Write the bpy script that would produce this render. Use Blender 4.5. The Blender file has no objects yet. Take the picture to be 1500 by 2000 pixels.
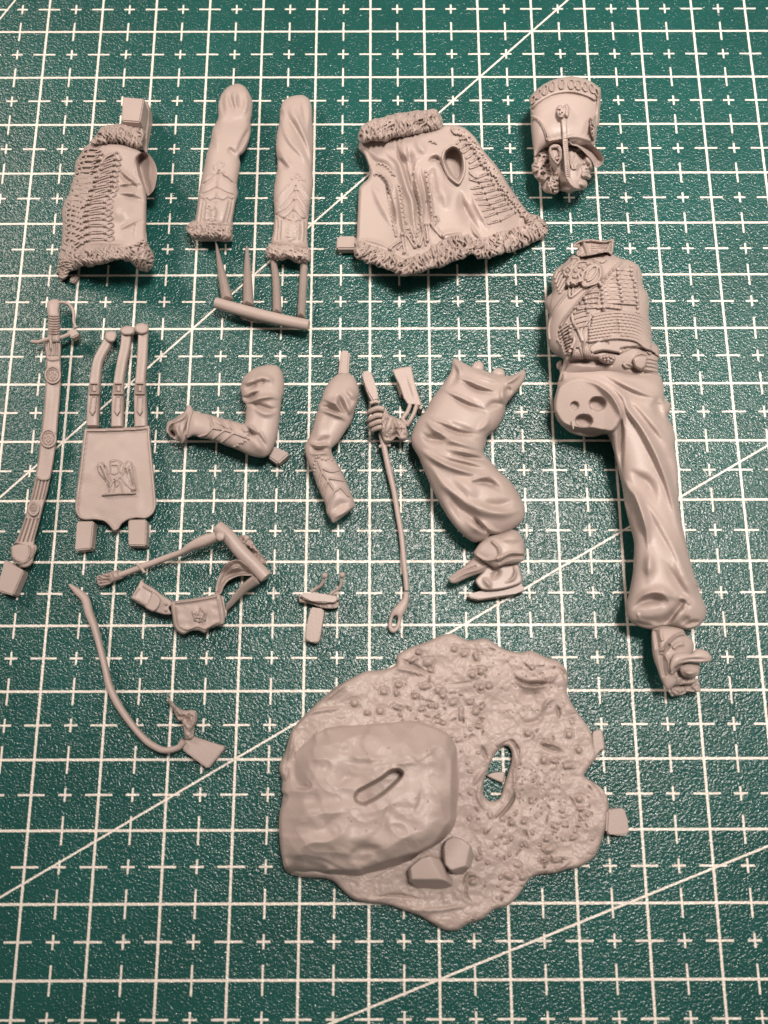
import bpy, bmesh, math, random
import numpy as np
from mathutils import Vector

# ------------------------------------------------------------------ camera, world, lights (1 unit = 1 cm)
scene = bpy.context.scene
CAMP = np.array([6.2168, -12.6111, 13.5894]); FPX = 1711.0
EUL = (0.246326, -0.000365, -0.002375)
def rotm(a, b, c):
    ca, sa, cb, sb, cc, sc = math.cos(a), math.sin(a), math.cos(b), math.sin(b), math.cos(c), math.sin(c)
    Rx = np.array([[1,0,0],[0,ca,-sa],[0,sa,ca]]); Ry = np.array([[cb,0,sb],[0,1,0],[-sb,0,cb]]); Rz = np.array([[cc,-sc,0],[sc,cc,0],[0,0,1]])
    return Rz @ Ry @ Rx
RM = rotm(*EUL)
cam = bpy.data.cameras.new('camera'); camo = bpy.data.objects.new('camera', cam)
scene.collection.objects.link(camo); scene.camera = camo
camo.location = CAMP; camo.rotation_euler = EUL
cam.sensor_fit = 'HORIZONTAL'; cam.sensor_width = 36; cam.lens = 36*FPX/1500; cam.clip_start = 0.1; cam.clip_end = 1000
cam.dof.use_dof = True; cam.dof.focus_distance = 14.6; cam.dof.aperture_fstop = 0.35

world = bpy.data.worlds.new('World'); scene.world = world; world.use_nodes = True
world.node_tree.nodes['Background'].inputs[0].default_value = (1.0, 0.86, 0.78, 1)
world.node_tree.nodes['Background'].inputs[1].default_value = 0.17
def area(name, loc, target, size, power, col, sy=None):
    l = bpy.data.lights.new(name, 'AREA'); l.shape = 'RECTANGLE'; l.size = size; l.size_y = sy or size
    l.energy = power; l.color = col
    o = bpy.data.objects.new(name, l); scene.collection.objects.link(o)
    o.location = loc
    o.rotation_euler = (Vector(target)-Vector(loc)).to_track_quat('-Z', 'Y').to_euler()
    return o
k3_ = area('ceiling_lamp', (12.2, -3.5, 37), (13, -1, 0), 7, 5000, (1.0, 0.89, 0.81)); k3_.data.spread = math.radians(86)
k1_ = area('added_fill_right', (31, 2, 22), (8, -4, 0), 8, 2900, (1.0, 0.87, 0.78))  # weak fill added from the right for side gradients, no actual window
k2_ = area('added_fill_left', (-16, 8, 22), (4, 0, 0), 8, 2700, (1.0, 0.83, 0.73)); k2_.data.spread = math.radians(120)  # invented fill from the left, softens the overhead light on the sides
scene.view_settings.view_transform = 'Standard'; scene.view_settings.look = 'None'
scene.view_settings.exposure = 0.0; scene.view_settings.gamma = 1.0

# ------------------------------------------------------------------ helpers
rng = np.random.RandomState(7)
def unproj(u, v, z):
    u = np.asarray(u, float); v = np.asarray(v, float); z = np.asarray(z, float)
    u, v, z = np.broadcast_arrays(u, v, z)
    d = np.stack([(u-750)/FPX, -(v-1000)/FPX, -np.ones_like(u)], -1) @ RM.T
    t = (z-CAMP[2])/d[..., 2]
    return CAMP + d*t[..., None]
def pxs(u, v, z=0.3):                       # pixels per cm there
    p = unproj(u, v, z); return FPX/(-((p-CAMP) @ RM)[..., 2])
def F(x0, y0, s):
    def g(t):
        a = np.array(t.split(), float).reshape(-1, 2)
        return a/s + [x0, y0]
    return g
A = F(80,160,5); B = F(340,140,3.8467); Cq = F(640,190,3.3333); D = F(1000,130,6.818); E = F(1040,440,5)
FF = F(1060,700,4.1667); G = F(1180,1080,6.25); H = F(0,560,3.225); I = F(310,660,3.6585); J = F(690,680,3.57)
K = F(110,1000,3.3333); L = F(530,1080,7.895); M = F(520,1220,2.027); N = F(860,1220,3.75); O = F(520,1400,3.571)
def catmull(p, closed, step=2.0):
    p = np.asarray(p, float); n = len(p)
    if n < 3 and not closed:
        k = max(2, int(np.hypot(*(p[-1]-p[0])[:2])/step)); t = np.linspace(0, 1, k)[:, None]; return p[0]*(1-t)+p[-1]*t
    out = []
    for i in range(n if closed else n-1):
        if closed: a, b, c, d = p[(i-1) % n], p[i], p[(i+1) % n], p[(i+2) % n]
        else: a, b, c, d = p[max(i-1,0)], p[i], p[i+1], p[min(i+2,n-1)]
        k = max(1, int(np.hypot(*(c[:2]-b[:2]))/step))
        m0, m1 = (c-a)*0.42, (d-b)*0.42
        for j in range(k):
            t = j/k
            out.append((2*t**3-3*t**2+1)*b+(t**3-2*t**2+t)*m0+(-2*t**3+3*t**2)*c+(t**3-t**2)*m1)
    if not closed: out.append(p[-1])
    return np.array(out)
def poly_dist(U, V, pts, closed):
    """distance, nearest x, nearest y, param (0..1), signed side"""
    P0 = pts if closed else pts[:-1]; P1 = np.roll(pts, -1, 0) if closed else pts[1:]
    best = np.full(U.shape, 1e18); nx = np.zeros(U.shape); ny = np.zeros(U.shape); tt = np.zeros(U.shape); sd = np.zeros(U.shape)
    m = len(P0)
    for i in range(m):
        ax, ay = P0[i]; dx, dy = P1[i]-P0[i]; L2 = dx*dx+dy*dy+1e-12
        t = np.clip(((U-ax)*dx+(V-ay)*dy)/L2, 0, 1)
        qx = ax+t*dx; qy = ay+t*dy; d2 = (U-qx)**2+(V-qy)**2
        k = d2 < best
        best = np.where(k, d2, best); nx = np.where(k, qx, nx); ny = np.where(k, qy, ny)
        tt = np.where(k, (i+t)/m, tt); sd = np.where(k, (U-ax)*dy-(V-ay)*dx, sd)
    return np.sqrt(best), nx, ny, tt, sd
def inside(U, V, pts):
    r = np.zeros(U.shape, bool); x0, y0 = pts[-1]
    for x1, y1 in pts:
        c = (y1 > V) != (y0 > V)
        if c.any(): r ^= c & (U < (x0-x1)*(V-y1)/(y0-y1+1e-12)+x1)
        x0, y0 = x1, y1
    return r
def vnoise(U, V, sc, seed=0):
    r = np.random.RandomState(seed); T = r.rand(64, 64)
    x = U/sc; y = V/sc; i = np.floor(x).astype(int); j = np.floor(y).astype(int); fx = x-i; fy = y-j
    fx = fx*fx*(3-2*fx); fy = fy*fy*(3-2*fy); i1 = (i+1) % 64; j1 = (j+1) % 64; i = i % 64; j = j % 64
    return (T[i,j]*(1-fx)+T[i1,j]*fx)*(1-fy)+(T[i,j1]*(1-fx)+T[i1,j1]*fx)*fy-0.5
def sstep(x, a, b):
    t = np.clip((x-a)/(b-a), 0, 1); return t*t*(3-2*t)

def mesh_np(name, co, quads, mat, parent=None, smooth=True, sharp=55, tris=None):
    me = bpy.data.meshes.new(name)
    nq = len(quads); nt = 0 if tris is None else len(tris)
    me.vertices.add(len(co)); me.vertices.foreach_set('co', np.asarray(co, np.float32).ravel())
    li = np.asarray(quads, np.int32).ravel()
    if nt: li = np.concatenate([li, np.asarray(tris, np.int32).ravel()])
    me.loops.add(len(li)); me.loops.foreach_set('vertex_index', li)
    me.polygons.add(nq+nt)
    st = np.concatenate([np.arange(nq)*4, nq*4+np.arange(nt)*3]).astype(np.int32)
    me.polygons.foreach_set('loop_start', st)
    me.update(calc_edges=True); me.validate()
    if smooth:
        me.polygons.foreach_set('use_smooth', np.ones(len(me.polygons), bool))
        if sharp: me.set_sharp_from_angle(angle=math.radians(sharp))
    me.materials.append(mat)
    o = bpy.data.objects.new(name, me); scene.collection.objects.link(o)
    if parent is not None: o.parent = parent; o.matrix_parent_inverse = parent.matrix_world.inverted()
    return o
def thing(name, label, cat, u, v, group=None):
    o = bpy.data.objects.new(name, None); scene.collection.objects.link(o)
    o.location = unproj(u, v, 0.0); o.empty_display_size = 0.3
    o['label'] = label; o['category'] = cat
    if group: o['group'] = group
    bpy.context.view_layer.update()
    return o

class Rel:
    """closed sculpted solid: an outline, an upper surface and a lower surface over a fine grid"""
    def __init__(s, out, step=1.5, holes=(), smooth=True, jag=0.0, jl=7.0):
        loops = [catmull(out, True, step*1.2) if smooth else np.asarray(out, float)] + [catmull(h, True, step*1.2) for h in holes]
        if jag:
            p = loops[0]; tl = np.roll(p,-1,0)-np.roll(p,1,0); tl /= np.hypot(tl[:,0], tl[:,1])[:,None]+1e-9
            k = np.arange(len(p)); w_ = np.sin(2*math.pi*np.arange(len(p))/len(p))*0
            nz_ = vnoise(p[:,0]+0.37*p[:,1], p[:,1]-0.37*p[:,0], jl, 5)*2+vnoise(p[:,0], p[:,1], jl*2.2, 6)*1.2
            loops[0] = p+np.stack([-tl[:,1], tl[:,0]], 1)*(jag*nz_)[:,None]
        al = np.concatenate(loops); u0, v0 = al.min(0)-3*step; u1, v1 = al.max(0)+3*step
        nu = int((u1-u0)/step)+1; nv = int((v1-v0)/step)+1
        s.U, s.V = np.meshgrid(u0+np.arange(nu)*step, v0+np.arange(nv)*step); s.u0, s.v0, s.h = u0, v0, step
        ins = np.zeros(s.U.shape, bool)
        for l in loops: ins ^= inside(s.U, s.V, l)
        best = None
        for l in loops:
            r = poly_dist(s.U, s.V, l, True)
            if best is None: best = [r[0], r[1], r[2]]
            else:
                k = r[0] < best[0]; best = [np.where(k, r[i], best[i]) for i in range(3)]
        s.sd = np.where(ins, best[0], -best[0])
        inc = ins | (best[0] < 0.72*step); out_ = inc & ~ins
        s.U = np.where(out_, best[1], s.U); s.V = np.where(out_, best[2], s.V)
        s.inc = inc; s.ins = ins; s.d = np.where(ins, best[0], 0.0)
        s.cs = float(pxs(al[:,0].mean(), al[:,1].mean()))
        s.z = np.zeros(s.U.shape); s.zb = np.zeros(s.U.shape); s.ph = None
    def infl(s):
        """height (px) of the membrane swelling inside the outline: a half circle across a strip"""
        if s.ph is not None: return s.ph
        m = s.ins.copy(); m[0]=m[-1]=False; m[:,0]=m[:,-1]=False
        sd = np.where(m, np.maximum(s.sd, 0.05*s.h), s.sd)
        diag = np.zeros(m.shape)
        for ax, sh in ((0,1),(0,-1),(1,1),(1,-1)):
            nb = np.roll(m, sh, ax); ns = np.roll(s.sd, sh, ax)
            th = np.clip(sd/(sd-np.minimum(ns,-1e-3)), 0.12, 1)
            diag += np.where(nb, 1.0, 1.0/th)
        mf = m.astype(float)
        def Aop(x):
            y = diag*x
            y[1:] -= x[:-1]; y[:-1] -= x[1:]; y[:,1:] -= x[:,:-1]; y[:,:-1] -= x[:,1:]
            return y*mf
        b = mf*s.h*s.h; x = 0.5*s.d*s.d.max()*mf*0.7
        r = b-Aop(x); Di = mf/np.maximum(diag,1); zz = r*Di; p = zz.copy(); rz = (r*zz).sum()
        for it in range(700):
            Ap = Aop(p); a = rz/((p*Ap).sum()+1e-30); x += a*p; r -= a*Ap
            if it % 25 == 0 and np.abs(r).max() < 2e-3*s.h*s.h: break
            zz = r*Di; rn = (r*zz).sum(); p = zz+(rn/rz)*p; rz = rn
        s.ph = np.sqrt(np.maximum(2*x, 0))*m
        return s.ph
    def pillow(s, zc, k=1.0, cap=None, kb=1.0, floor=0.01, bcap=None):
        """round solid: zc = height of the silhouette line"""
        f = s.infl()/s.cs; a = f*k
        if cap: a = cap*np.tanh(a/cap)
        b = f*kb
        if bcap: b = bcap*np.tanh(b/bcap)
        s.z = zc+a; s.z0 = s.z.copy(); s.zb = np.maximum(zc-b, floor+0*s.z)
        return s
    def soften(s, n=10):
        m = s.ins.astype(float); d_ = (s.z-s.z0)*m
        for _ in range(n):
            a_ = d_.copy(); w_ = m.copy()
            for ax, sh in ((0,1),(0,-1),(1,1),(1,-1)): a_ += np.roll(d_, sh, ax); w_ += np.roll(m, sh, ax)
            d_ = a_/np.maximum(w_, 1)*m
        s.z = s.z0+np.where(s.ins, d_, s.z-s.z0); return s
    def plate(s, zt, zb=0.01, r=2.0, dz=0.05):
        """flat solid with a rounded upper edge (r px wide, dz deep)"""
        t = np.clip(s.d/r, 0, 1); s.z = zt-dz*(1-np.sqrt(1-(1-t)**2))+0*s.U; s.zb = zb+0*s.U
        return s
    def win(s, pts, m):
        a = np.asarray(pts); i0 = max(0, int((a[:,0].min()-m-s.u0)/s.h)); i1 = int((a[:,0].max()+m-s.u0)/s.h)+2
        j0 = max(0, int((a[:,1].min()-m-s.v0)/s.h)); j1 = int((a[:,1].max()+m-s.v0)/s.h)+2
        return (slice(j0, max(j1,j0)), slice(i0, max(i1,i0)))
    def stroke(s, pts, w, h, taper=0.25, cut=0.0):
        """gaussian ridge (h>0) or groove (h<0); w px, or (left,right) for a fold steeper on one side"""
        pts = catmull(pts, False, 3.0)[:, :2]; wl, wr = (w if isinstance(w, tuple) else (w, w))
        q = s.win(pts, 2.6*max(wl, wr)); U, V = s.U[q], s.V[q]
        if U.size == 0: return s
        d, _, _, t, sg = poly_dist(U, V, pts, False)
        ww = np.where(sg > 0, wr, wl)
        if max(wl, wr) > 3.9 and taper > .1: h = h*1.6; wl, wr = wl*1.2+.5, wr*1.15+.5
        if taper and taper > .1: taper = max(taper, .42)
        e = sstep(t, -0.001, taper)*(1-sstep(t, 1-taper, 1.001)) if taper else 1.0
        if taper > .1: ww = ww*(0.4+0.6*e)
        s.z[q] += h*e*np.exp(-(d/ww)**2)
        return s
    def cord(s, pts, w, h, base=None, taper=0.0, add=False):
        """raised round cord laid on the surface"""
        pts = catmull(pts, False, 2.0)[:, :2]; q = s.win(pts, w+2)
        U, V = s.U[q], s.V[q]
        if U.size == 0: return s
        d, _, _, t, _ = poly_dist(U, V, pts, False)
        ww = w*(1-taper*np.abs(2*t-1)**2) if taper else w
        k = h*np.sqrt(np.clip(1-(d/ww)**2, 0, 1))
        b = (base if base is not None else s.z)[q]
        s.z[q] = np.maximum(s.z[q], b+k) if not add else s.z[q]+k
        return s
    def bead(s, pts, r, h, base=None):
        for p in pts:
            q = s.win([p], r+2); U, V = s.U[q], s.V[q]
            if U.size == 0: continue
            d = np.hypot(U-p[0], V-p[1]); b = (base if base is not None else s.z)[q]
            s.z[q] = np.maximum(s.z[q], np.where(d < r, b+h*np.sqrt(np.clip(1-(d/r)**2, 0, 1)), -9))
        return s
    def area(s, pts, f, soft=3.0):
        """f(U,V,z) replaces z inside a polygon, with a soft edge"""
        pts = catmull(pts, True, 3.0); q = s.win(pts, soft+2); U, V = s.U[q], s.V[q]
        ins = inside(U, V, pts); d = poly_dist(U, V, pts, True)[0]; sd = np.where(ins, d, -d)
        w = sstep(sd, -soft*0.5, soft*0.5); s.z[q] = s.z[q]*(1-w)+f(U, V, s.z[q])*w
        return s
    def ell(s, c, rx, ry, ang, h, flat=0.4):
        """dish (h<0) or boss"""
        q = s.win([c], max(rx, ry)*1.2+2); U, V = s.U[q]-c[0], s.V[q]-c[1]; a = math.radians(ang)
        x = (U*math.cos(a)+V*math.sin(a))/rx; y = (-U*math.sin(a)+V*math.cos(a))/ry; r = np.hypot(x, y)
        s.z[q] += h*(1-sstep(r, flat, 1.0)); return s
    def noise(s, sc, h, seed=0):
        s.z += h*vnoise(s.U, s.V, sc, seed)*2*np.clip(s.d/4, 0, 1); return s
    def fur(s, path, width, n, ln=14, w=2.6, h=0.05, lean=0.3, seed=0, deep=0.03, jit=0.25):
        """wavy strands lying across a band that follows path, packed side by side in rows"""
        r = np.random.RandomState(seed); p = catmull(path, False, 1.0); base = s.z.copy(); s.z = s.z-deep
        tl = np.gradient(p, axis=0); tl /= np.hypot(tl[:,0], tl[:,1])[:,None]+1e-9
        for _ in range(6): tl = (np.roll(tl,3,0)+tl+np.roll(tl,-3,0))/3; 
        tl[:4] = tl[4]; tl[-4:] = tl[-5]; nm = np.stack([-tl[:,1], tl[:,0]], 1)
        rows = max(1, int(round(width/(ln*0.75)))); per = max(2, n//rows); ph = r.rand()*6
        for row in range(rows):
            o0 = (row-(rows-1)/2)*width/rows
            for i in range(per):
                k = int(np.clip((i+r.rand()*0.9)/per*len(p), 0, len(p)-1)); off = o0+(r.rand()-0.5)*width/rows*0.7
                a = lean+(r.rand()-0.5)*2*jit+0.35*math.sin(k*0.09+ph+row)
                dr = nm[k]*math.cos(a)+tl[k]*math.sin(a); sd_ = tl[k]*math.cos(a)-nm[k]*math.sin(a)
                c = p[k]+nm[k]*off; l = ln*(0.7+0.6*r.rand()); cv = (0.3+r.rand()*0.7)*3.6*(1 if r.rand() < .8 else -1)
                pts = [c-dr*l*0.5+sd_*cv, c-dr*l*0.18-sd_*cv, c+dr*l*0.2+sd_*cv*0.8, c+dr*l*0.55-sd_*cv*0.6]
                ww = w*(0.8+0.5*r.rand()); hh = h*(0.5+0.6*r.rand())
                pp = catmull(pts, False, 2.5); q = s.win(pp, ww+2); U, V = s.U[q], s.V[q]
                if U.size == 0: continue
                d, _, _, t, _ = poly_dist(U, V, pp, False); wt = ww*(1-0.6*np.abs(2*t-1)**2.5)
                kk = (1-(d/np.maximum(wt,.3))**2); m = kk > -0.3
                s.z[q] = np.where(m, np.maximum(s.z[q], base[q]-deep+hh*(kk*(1-0.35*np.abs(2*t-1)**2))), s.z[q])
        return s
    def at(s, u, v):
        x = np.clip((np.asarray(u, float)-s.u0)/s.h, 0, s.z.shape[1]-1.001); y = np.clip((np.asarray(v, float)-s.v0)/s.h, 0, s.z.shape[0]-1.001)
        i = x.astype(int); j = y.astype(int); fx = x-i; fy = y-j; z = s.z
        return (z[j,i]*(1-fx)+z[j,i+1]*fx)*(1-fy)+(z[j+1,i]*(1-fx)+z[j+1,i+1]*fx)*fy
    def on(s, other, t=0.05, edge=2.0, sink=0.04):
        """lie on another surface: thickness t, buried a little"""
        b = other.at(s.U, s.V); k = np.clip(s.d/edge, 0, 1); s.z = b+t*np.sqrt(1-(1-k)**2)-0.004; s.zb = b-sink; return s
    def build(s, name, mat, parent=None, sharp=60):
        inc = s.inc; s.zb = np.minimum(s.zb, s.z-0.002)
        c = inc[:-1,:-1] & inc[:-1,1:] & inc[1:,:-1] & inc[1:,1:]
        nid = np.full(inc.shape, -1); W = inc.shape[1]
        j, i = np.nonzero(c); use = np.zeros(inc.shape, bool)
        for dj, di in ((0,0),(0,1),(1,0),(1,1)): use[j+dj, i+di] = True
        nid[use] = np.arange(use.sum()); n = int(use.sum())
        a, b, cc, d = nid[j,i], nid[j,i+1], nid[j+1,i+1], nid[j+1,i]
        top = np.stack([a, d, cc, b], 1)
        bot = top[:, ::-1]+n
        e0 = top.ravel(); e1 = np.roll(top, -1, 1).ravel(); key = e0.astype(np.int64)*n+e1; rev = e1.astype(np.int64)*n+e0
        m = ~np.isin(key, rev); p, q = e0[m], e1[m]
        wall = np.stack([q, p, p+n, q+n], 1)
        U, V, z, zb = s.U[use], s.V[use], s.z[use], s.zb[use]
        co = np.concatenate([unproj(U, V, z), unproj(U, V, zb)])
        return mesh_np(name, co, np.concatenate([top, bot, wall]), mat, parent, True, sharp)

def prism(name, top, zt, zb, mat, parent, bevel=0.012, soft=0.0):
    """block with vertical sides; zt may be one height per corner"""
    top = np.asarray(top, float); zt = np.broadcast_to(np.asarray(zt, float), (len(top),))
    w = unproj(top[:,0], top[:,1], zt); bm = bmesh.new()
    if np.sum(w[:,0]*np.roll(w[:,1],-1)-np.roll(w[:,0],-1)*w[:,1]) < 0: w = w[::-1]
    vt = [bm.verts.new(p) for p in w]; vb = [bm.verts.new((p[0], p[1], zb)) for p in w]; n = len(vt)
    bm.faces.new(vt); bm.faces.new(vb[::-1])
    for i in range(n): bm.faces.new((vt[(i+1)%n], vt[i], vb[i], vb[(i+1)%n]))
    bmesh.ops.bevel(bm, geom=bm.edges[:], offset=bevel, segments=2, affect='EDGES', clamp_overlap=True)
    bmesh.ops.subdivide_edges(bm, edges=bm.edges[:], cuts=0)
    me = bpy.data.meshes.new(name); bm.to_mesh(me); bm.free()
    me.polygons.foreach_set('use_smooth', np.ones(len(me.polygons), bool)); me.set_sharp_from_angle(angle=math.radians(35))
    me.materials.append(mat); o = bpy.data.objects.new(name, me); scene.collection.objects.link(o)
    if parent is not None: o.parent = parent; o.matrix_parent_inverse = parent.matrix_world.inverted()
    return o
def sweep(name, pts, z, w, mat, parent, th=None, n=10, power=2.0, closed=False, step=2.0, on=None, wob=0.0):
    """bar along a path of (u,v): z height of its middle, w half width px (scalar or per point), th half thickness cm (None: round)"""
    pts = np.asarray(pts, float); m = len(pts)
    zz = np.broadcast_to(np.asarray(z, float), (m,)); ww = np.broadcast_to(np.asarray(w, float), (m,))
    tt = np.broadcast_to(np.asarray(-1 if th is None else th, float), (m,))
    q = catmull(np.c_[pts, zz, ww, tt], closed, step)
    zc = q[:,2] + (on.at(q[:,0], q[:,1]) if on is not None else 0)
    c = unproj(q[:,0], q[:,1], zc); r = q[:,3]/pxs(q[:,0], q[:,1], zc); t = np.where(q[:,4] < 0, r, q[:,4])
    if wob: r = r*(1+wob*(np.random.RandomState(3).rand(len(r))-0.5))
    tg = np.roll(c,-1,0)-np.roll(c,1,0) if closed else np.gradient(c, axis=0)
    tg /= np.linalg.norm(tg, axis=1)[:,None]+1e-12
    sd = np.cross(tg, [0,0,1.0]); sd /= np.linalg.norm(sd, axis=1)[:,None]+1e-9; up = np.cross(sd, tg)
    a = np.arange(n)/n*2*math.pi; ca, sa = np.cos(a), np.sin(a)
    if power != 2: ca = np.sign(ca)*np.abs(ca)**(2/power); sa = np.sign(sa)*np.abs(sa)**(2/power)
    co = c[:,None]+sd[:,None]*(r[:,None]*ca)[...,None]+up[:,None]*(t[:,None]*sa)[...,None]
    k = len(c); co = co.reshape(-1,3); quads = []
    for i in range(k if closed else k-1):
        i2 = (i+1) % k
        for j in range(n): j2 = (j+1) % n; quads.append((i*n+j, i2*n+j, i2*n+j2, i*n+j2))
    tris = []
    if not closed:
        co = np.concatenate([co, c[:1]-tg[:1]*r[0]*0.3, c[-1:]+tg[-1:]*r[-1]*0.3]); s0, s1 = k*n, k*n+1
        for j in range(n): j2 = (j+1) % n; tris += [(j, j2, s0), ((k-1)*n+j2, (k-1)*n+j, s1)]
    return mesh_np(name, co, quads, mat, parent, True, 50, tris if tris else None)
_ball = {}
def ball(name, u, v, z, rpx, mat, parent, flat=1.0):
    if 'm' not in _ball:
        bm = bmesh.new(); bmesh.ops.create_uvsphere(bm, u_segments=10, v_segments=7, radius=1); me = bpy.data.meshes.new(name)
        bm.to_mesh(me); bm.free(); me.polygons.foreach_set('use_smooth', np.ones(len(me.polygons), bool)); me.materials.append(mat); _ball['m'] = me
    o = bpy.data.objects.new(name, _ball['m']); scene.collection.objects.link(o); r = float(rpx/pxs(u, v, z))
    o.location = unproj(u, v, z); o.scale = (r, r, r*flat)
    o.parent = parent; o.matrix_parent_inverse = parent.matrix_world.inverted()
    return o

# ------------------------------------------------------------------ materials
def mat_new(name):
    m = bpy.data.materials.new(name); m.use_nodes = True; nt = m.node_tree
    return m, nt, nt.nodes['Principled BSDF']
def nd(nt, t, **kw):
    n = nt.nodes.new(t)
    for k, v in kw.items(): setattr(n, k, v)
    return n
def resin_mat():
    m, nt, b = mat_new('grey_resin'); L_ = nt.links.new
    tc = nd(nt, 'ShaderNodeNewGeometry')
    n1 = nd(nt, 'ShaderNodeTexNoise'); n1.inputs['Scale'].default_value = 1.3; n1.inputs['Detail'].default_value = 4
    L_(tc.outputs['Position'], n1.inputs['Vector'])
    r = nd(nt, 'ShaderNodeValToRGB'); r.color_ramp.elements[0].position = 0.3; r.color_ramp.elements[1].position = 0.7
    r.color_ramp.elements[0].color = (0.355, 0.292, 0.262, 1); r.color_ramp.elements[1].color = (0.405, 0.332, 0.303, 1)
    L_(n1.outputs['Fac'], r.inputs['Fac']); L_(r.outputs['Color'], b.inputs['Base Color'])
    n2 = nd(nt, 'ShaderNodeTexNoise'); n2.inputs['Scale'].default_value = 22; n2.inputs['Detail'].default_value = 5
    L_(tc.outputs['Position'], n2.inputs['Vector'])
    bp = nd(nt, 'ShaderNodeBump'); bp.inputs['Strength'].default_value = 0.35; bp.inputs['Distance'].default_value = 0.010
    L_(n2.outputs['Fac'], bp.inputs['Height']); L_(bp.outputs['Normal'], b.inputs['Normal'])
    mr = nd(nt, 'ShaderNodeMapRange'); mr.inputs['To Min'].default_value = 0.34; mr.inputs['To Max'].default_value = 0.52
    L_(n1.outputs['Fac'], mr.inputs['Value']); L_(mr.outputs['Result'], b.inputs['Roughness'])
    b.inputs['Specular IOR Level'].default_value = 0.38
    b.inputs['Subsurface Weight'].default_value = 0.0
    return m
RES = resin_mat()
# ------------------------------------------------------------------ cutting mat with its printed grid
def mat_mat():
    m, nt, b = mat_new('cutting_mat_green'); L_ = nt.links.new
    tc = nd(nt, 'ShaderNodeNewGeometry')
    # ragged print edges
    nz = nd(nt, 'ShaderNodeTexNoise'); nz.inputs['Scale'].default_value = 26; nz.inputs['Detail'].default_value = 2
    L_(tc.outputs['Position'], nz.inputs['Vector'])
    sb = nd(nt, 'ShaderNodeVectorMath', operation='SUBTRACT'); L_(nz.outputs['Color'], sb.inputs[0]); sb.inputs[1].default_value = (.5,.5,.5)
    sc = nd(nt, 'ShaderNodeVectorMath', operation='SCALE'); L_(sb.outputs[0], sc.inputs[0]); sc.inputs['Scale'].default_value = 0.014
    ad = nd(nt, 'ShaderNodeVectorMath', operation='ADD'); L_(tc.outputs['Position'], ad.inputs[0]); L_(sc.outputs[0], ad.inputs[1])
    sp = nd(nt, 'ShaderNodeSeparateXYZ'); L_(ad.outputs[0], sp.inputs[0])
    def mth(op, a, b_=None, c=None):
        n = nd(nt, 'ShaderNodeMath', operation=op)
        for i, x in enumerate((a, b_, c)):
            if x is None: continue
            if isinstance(x, (int, float)): n.inputs[i].default_value = x
            else: L_(x, n.inputs[i])
        return n.outputs[0]
    X, Y = sp.outputs['X'], sp.outputs['Y']
    def fr(x, off): return mth('ABSOLUTE', mth('SUBTRACT', mth('FRACT', mth('ADD', x, 100.0+off)), 0.5))  # distance to k+0.5-off
    xi, yi = fr(X, 0.5), fr(Y, 0.5)        # to whole cm
    xh, yh = fr(X, 0.0), fr(Y, 0.0)        # to half cm
    def lt(a, w): return mth('SUBTRACT', 1.0, mth('SMOOTH_MIN', 1.0, mth('MAXIMUM', 0.0, mth('MULTIPLY', mth('SUBTRACT', a, w-0.004), 120.0)), 0.01))
    def AND(a, b_): return mth('MULTIPLY', a, b_)
    def OR(*a):
        r = a[0]
        for x in a[1:]: r = mth('MAXIMUM', r, x)
        return r
    LW, TW = 0.0190, 0.0150
    lines = OR(lt(xi, LW), lt(yi, LW*0.95),
        AND(lt(xh, TW), lt(yi, 0.20)), AND(lt(yh, TW), lt(xi, 0.20)),
        AND(lt(xh, TW), lt(yh, 0.10)), AND(lt(yh, TW), lt(xh, 0.10)))
    for (px, py, ang) in ((9, 0, 45), (11.0, -8.95, 30), (10, -14.9, 20), (-0.93, 0.25, 60)):
        a = math.radians(ang); s_, c_ = math.sin(a), math.cos(a)
        dd = mth('ABSOLUTE', mth('SUBTRACT', mth('SUBTRACT', mth('MULTIPLY', X, s_), mth('MULTIPLY', Y, c_)), px*s_-py*c_))
        lines = OR(lines, lt(dd, 0.0155))
    # worn flecks missing from the print
    nw = nd(nt, 'ShaderNodeTexNoise'); nw.inputs['Scale'].default_value = 34; nw.inputs['Detail'].default_value = 3
    L_(tc.outputs['Position'], nw.inputs['Vector'])
    nw2 = nd(nt, 'ShaderNodeTexNoise'); nw2.inputs['Scale'].default_value = 0.35; L_(tc.outputs['Position'], nw2.inputs['Vector'])
    thr = mth('ADD', mth('MULTIPLY', nw2.outputs['Fac'], -0.30), 0.86)
    keep = mth('SUBTRACT', 1.0, mth('MULTIPLY', mth('MINIMUM', 1.0, mth('MAXIMUM', 0.0, mth('MULTIPLY', mth('SUBTRACT', nw.outputs['Fac'], thr), 30.0))), 0.85))
    lines = AND(lines, keep)
    # green with faint mottling
    n3 = nd(nt, 'ShaderNodeTexNoise'); n3.inputs['Scale'].default_value = 0.5; n3.inputs['Detail'].default_value = 6; L_(tc.outputs['Position'], n3.inputs['Vector'])
    rg = nd(nt, 'ShaderNodeValToRGB'); rg.color_ramp.elements[0].color = (0.005, 0.058, 0.050, 1); rg.color_ramp.elements[1].color = (0.007, 0.077, 0.067, 1)
    rg.color_ramp.elements[0].position = .3; rg.color_ramp.elements[1].position = .7
    L_(n3.outputs['Fac'], rg.inputs['Fac'])
    mx = nd(nt, 'ShaderNodeMix', data_type='RGBA'); L_(lines, mx.inputs['Factor']); L_(rg.outputs['Color'], mx.inputs['A']); mx.inputs['B'].default_value = (0.74, 0.69, 0.62, 1)
    L_(mx.outputs['Result'], b.inputs['Base Color'])
    # pebbled grain
    vo = nd(nt, 'ShaderNodeTexVoronoi', feature='SMOOTH_F1'); vo.inputs['Scale'].default_value = 27; vo.inputs['Smoothness'].default_value = .6; vo.inputs['Randomness'].default_value = 1
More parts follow.
